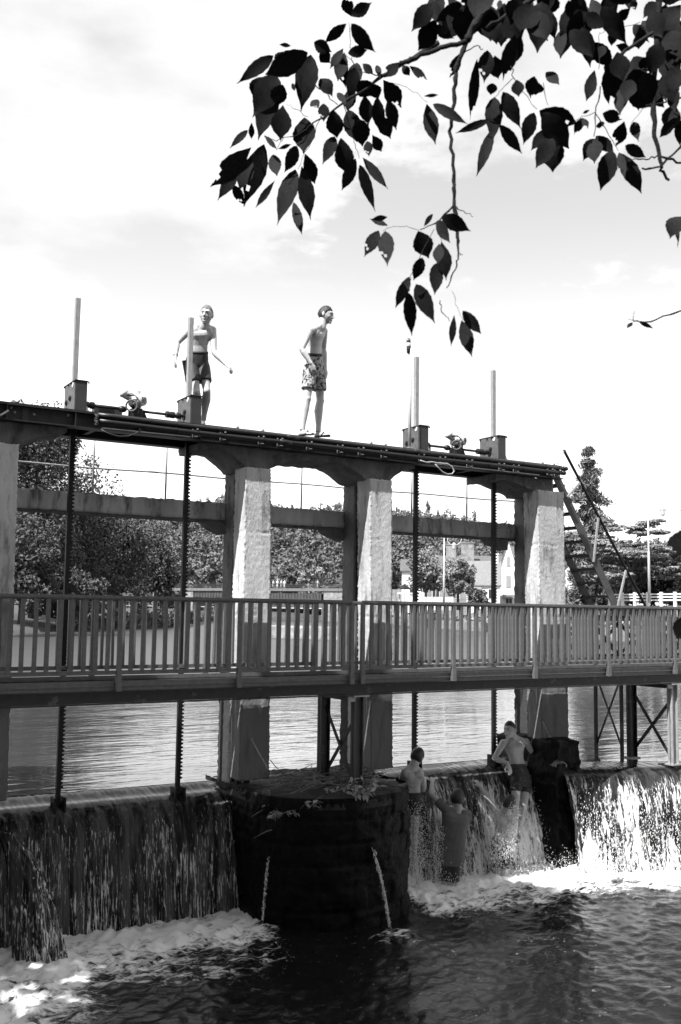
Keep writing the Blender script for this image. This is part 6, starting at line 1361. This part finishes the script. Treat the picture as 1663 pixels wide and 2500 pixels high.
bough([(1110, 500), (1075, 650), (1065, 790)], .0016, .001, *B_); bough([(1075, 650), (1170, 810), (1210, 870)], .0012, .0006, *B_); bough([(1075, 650), (1000, 670), (930, 720)], .0008, .0006, *B_); bough([(590, 380), (600, 450), (730, 635)], .0014, .0006, *B_); bough([(600, 450), (520, 530), (480, 570)], .0008, .0005, *B_); bough([(770, 480), (800, 610)], .0008, .0006, *B_); bough([(-100, 470), (0, 515), (100, 590)], .0007, .0005, *B_); bough([(1330, 130), (1200, 165)], .0008, .0006, *B_); bough([(1090, 400), (1090, 200), (1130, 180)], .0008, .0006, *B_); bough([(290, 320), (390, 260), (420, 285)], .0016, .001, *B_)
bough([(500, -2), (500, 100), (515, 200), (520, 320), (505, 400), (460, 490)], .0034, .0012, *C_, name='bough'); bough([(500, 100), (430, 170), (340, 215)], .0024, .001, *C_); bough([(500, 105), (545, 130), (592, 152)], .0014, .0006, *C_); bough([(335, 215), (260, 195), (180, 207), (165, 220)], .0006, .0005, *C_); bough([(430, 170), (440, 280), (430, 360)], .0008, .0005, *C_); bough([(400, 215), (300, 430), (290, 500)], .0008, .0006, *C_); bough([(490, 500), (520, 600), (540, 640)], .0005, .0004, *C_); bough([(435, 545), (440, 590), (475, 640)], .0012, .0008, *C_); bough([(1640, 550), (1568, 595), (1420, 650), (1345, 645)], .0026, .0014, *C_); bough([(1345, 645), (1345, 605)], .0008, .0005, *C_); bough([(1345, 645), (1320, 630)], .0007, .0004, *C_); bough([(520, 325), (540, 330)], .0008, .0005, *C_)
# trunk and limbs outside the frame that carry the boughs
MB().tube([(7.5, -2.2, -1.9), (7.3, -1.9, .2), (6.8, -1.3, 2.2), (6.2, -.4, 3.6)], [.34, .28, .22, .15], 12).build('trunk', 'bark', tr, smooth=True)
e1 = atD(1000+560*.42283, -160*.42283, 2.4); e2 = atD(1000+1440*.42283, -120*.42283, 2.4); e3 = atD(1000+820*.42283, -80*.42283, 2.4); e4 = atD(1700, 420, 2.4); e5 = atD(1700, 728, 2.3); e6 = atD(1000, 105*1.0, 2.5)
for e in (e1, e2, e3): MB().tube([(6.2, -.4, 3.6), (4.9, .5, 3.3), (np.array(e)+np.array([.35, -.1, .35])), e], [.09, .05, .016, .009], 8).build('limb', 'bark', tr, smooth=True)
for e in (e4, e5): MB().tube([(6.8, -1.3, 2.2), (4.6, .3, 1.6), np.array(e)+np.array([.4, -.2, .1]), e], [.06, .03, .006, .003], 8).build('limb', 'bark', tr, smooth=True)
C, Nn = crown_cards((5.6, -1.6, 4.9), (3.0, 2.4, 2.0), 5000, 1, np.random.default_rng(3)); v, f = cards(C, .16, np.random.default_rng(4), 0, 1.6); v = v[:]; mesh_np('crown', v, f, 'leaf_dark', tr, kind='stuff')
# the big tree standing on the near bank, outside the frame on the left: its shade lies over the left half of the weir
bt = thing('bank_tree', (-3.4, 6.5, -1.7), 'large leafy tree on the near bank left of the frame', 'tree')
MB().tube([(-3.4, 6.5, -2), (-3.3, 6.5, 1.5), (-3.0, 6.7, 4.5), (-2.8, 7.0, 8)], [.45, .36, .28, .12], 12).build('trunk', 'bark', bt, smooth=True)
VV, FF, nv = [], [], 0; rb_ = np.random.default_rng(6)
for c, r, n in (((-2.9, 7.2, 6.6), (3.2, 4.2, 2.4), 1900), ((-3.2, 4.2, 6.0), (2.8, 2.8, 2.4), 5000), ((-2.8, 10.0, 5.8), (2.4, 2.4, 2.2), 6000), ((-4.8, 7.0, 4.6), (2.8, 3.5, 2.0), 1500), ((-.4, 8.0, 5.1), (1.4, 2.2, 1.2), 5000), ((.2, 7.3, 8.3), (1.6, 1.5, 1.3), 6000)):
    C, Nn = crown_cards(c, r, n, 1, rb_); v, f = cards(C, .24, rb_, 0, 1.6); VV.append(v); FF.append(f+nv); nv += len(v)
mesh_np('crown', np.concatenate(VV), np.concatenate(FF), 'foliage_left', bt, kind='stuff')
# unseen wood on the near bank behind the camera, added to hold back sky light
for k, (x, y, h, w_, lab) in enumerate(((-6.5, -6, 13, 4.2, 'broad unseen tree on the near bank behind the viewpoint'), (1.0, -9, 14, 4.8, 'tall unseen tree on the near bank straight behind the viewpoint'), (9.5, -7.5, 12, 4.2, 'leafy unseen tree on the near bank to the right behind the viewpoint'), (15.5, -2.0, 11, 3.6, 'unseen tree on the near bank far to the right of the viewpoint'), (-8.5, 1.5, 12, 3.8, 'unseen tree on the near bank far to the left of the viewpoint'))):
    t = thing('bank_tree', (x, y, -1.7), lab, 'tree'); r_ = np.random.default_rng(60+k)
    MB().tube([(x, y, -2), (x+.1, y, 1.5), (x-.1, y+.2, h*.6)], [.4, .3, .1], 10).build('trunk', 'bark', t, smooth=True)
    C, Nn = crown_cards((x, y, h*.50), (w_, w_*.9, h*.52), 15000, 1, r_); v, f = cards(C, .34, r_, 0, 1.6); mesh_np('crown', v, f, 'foliage_left', t, kind='stuff')
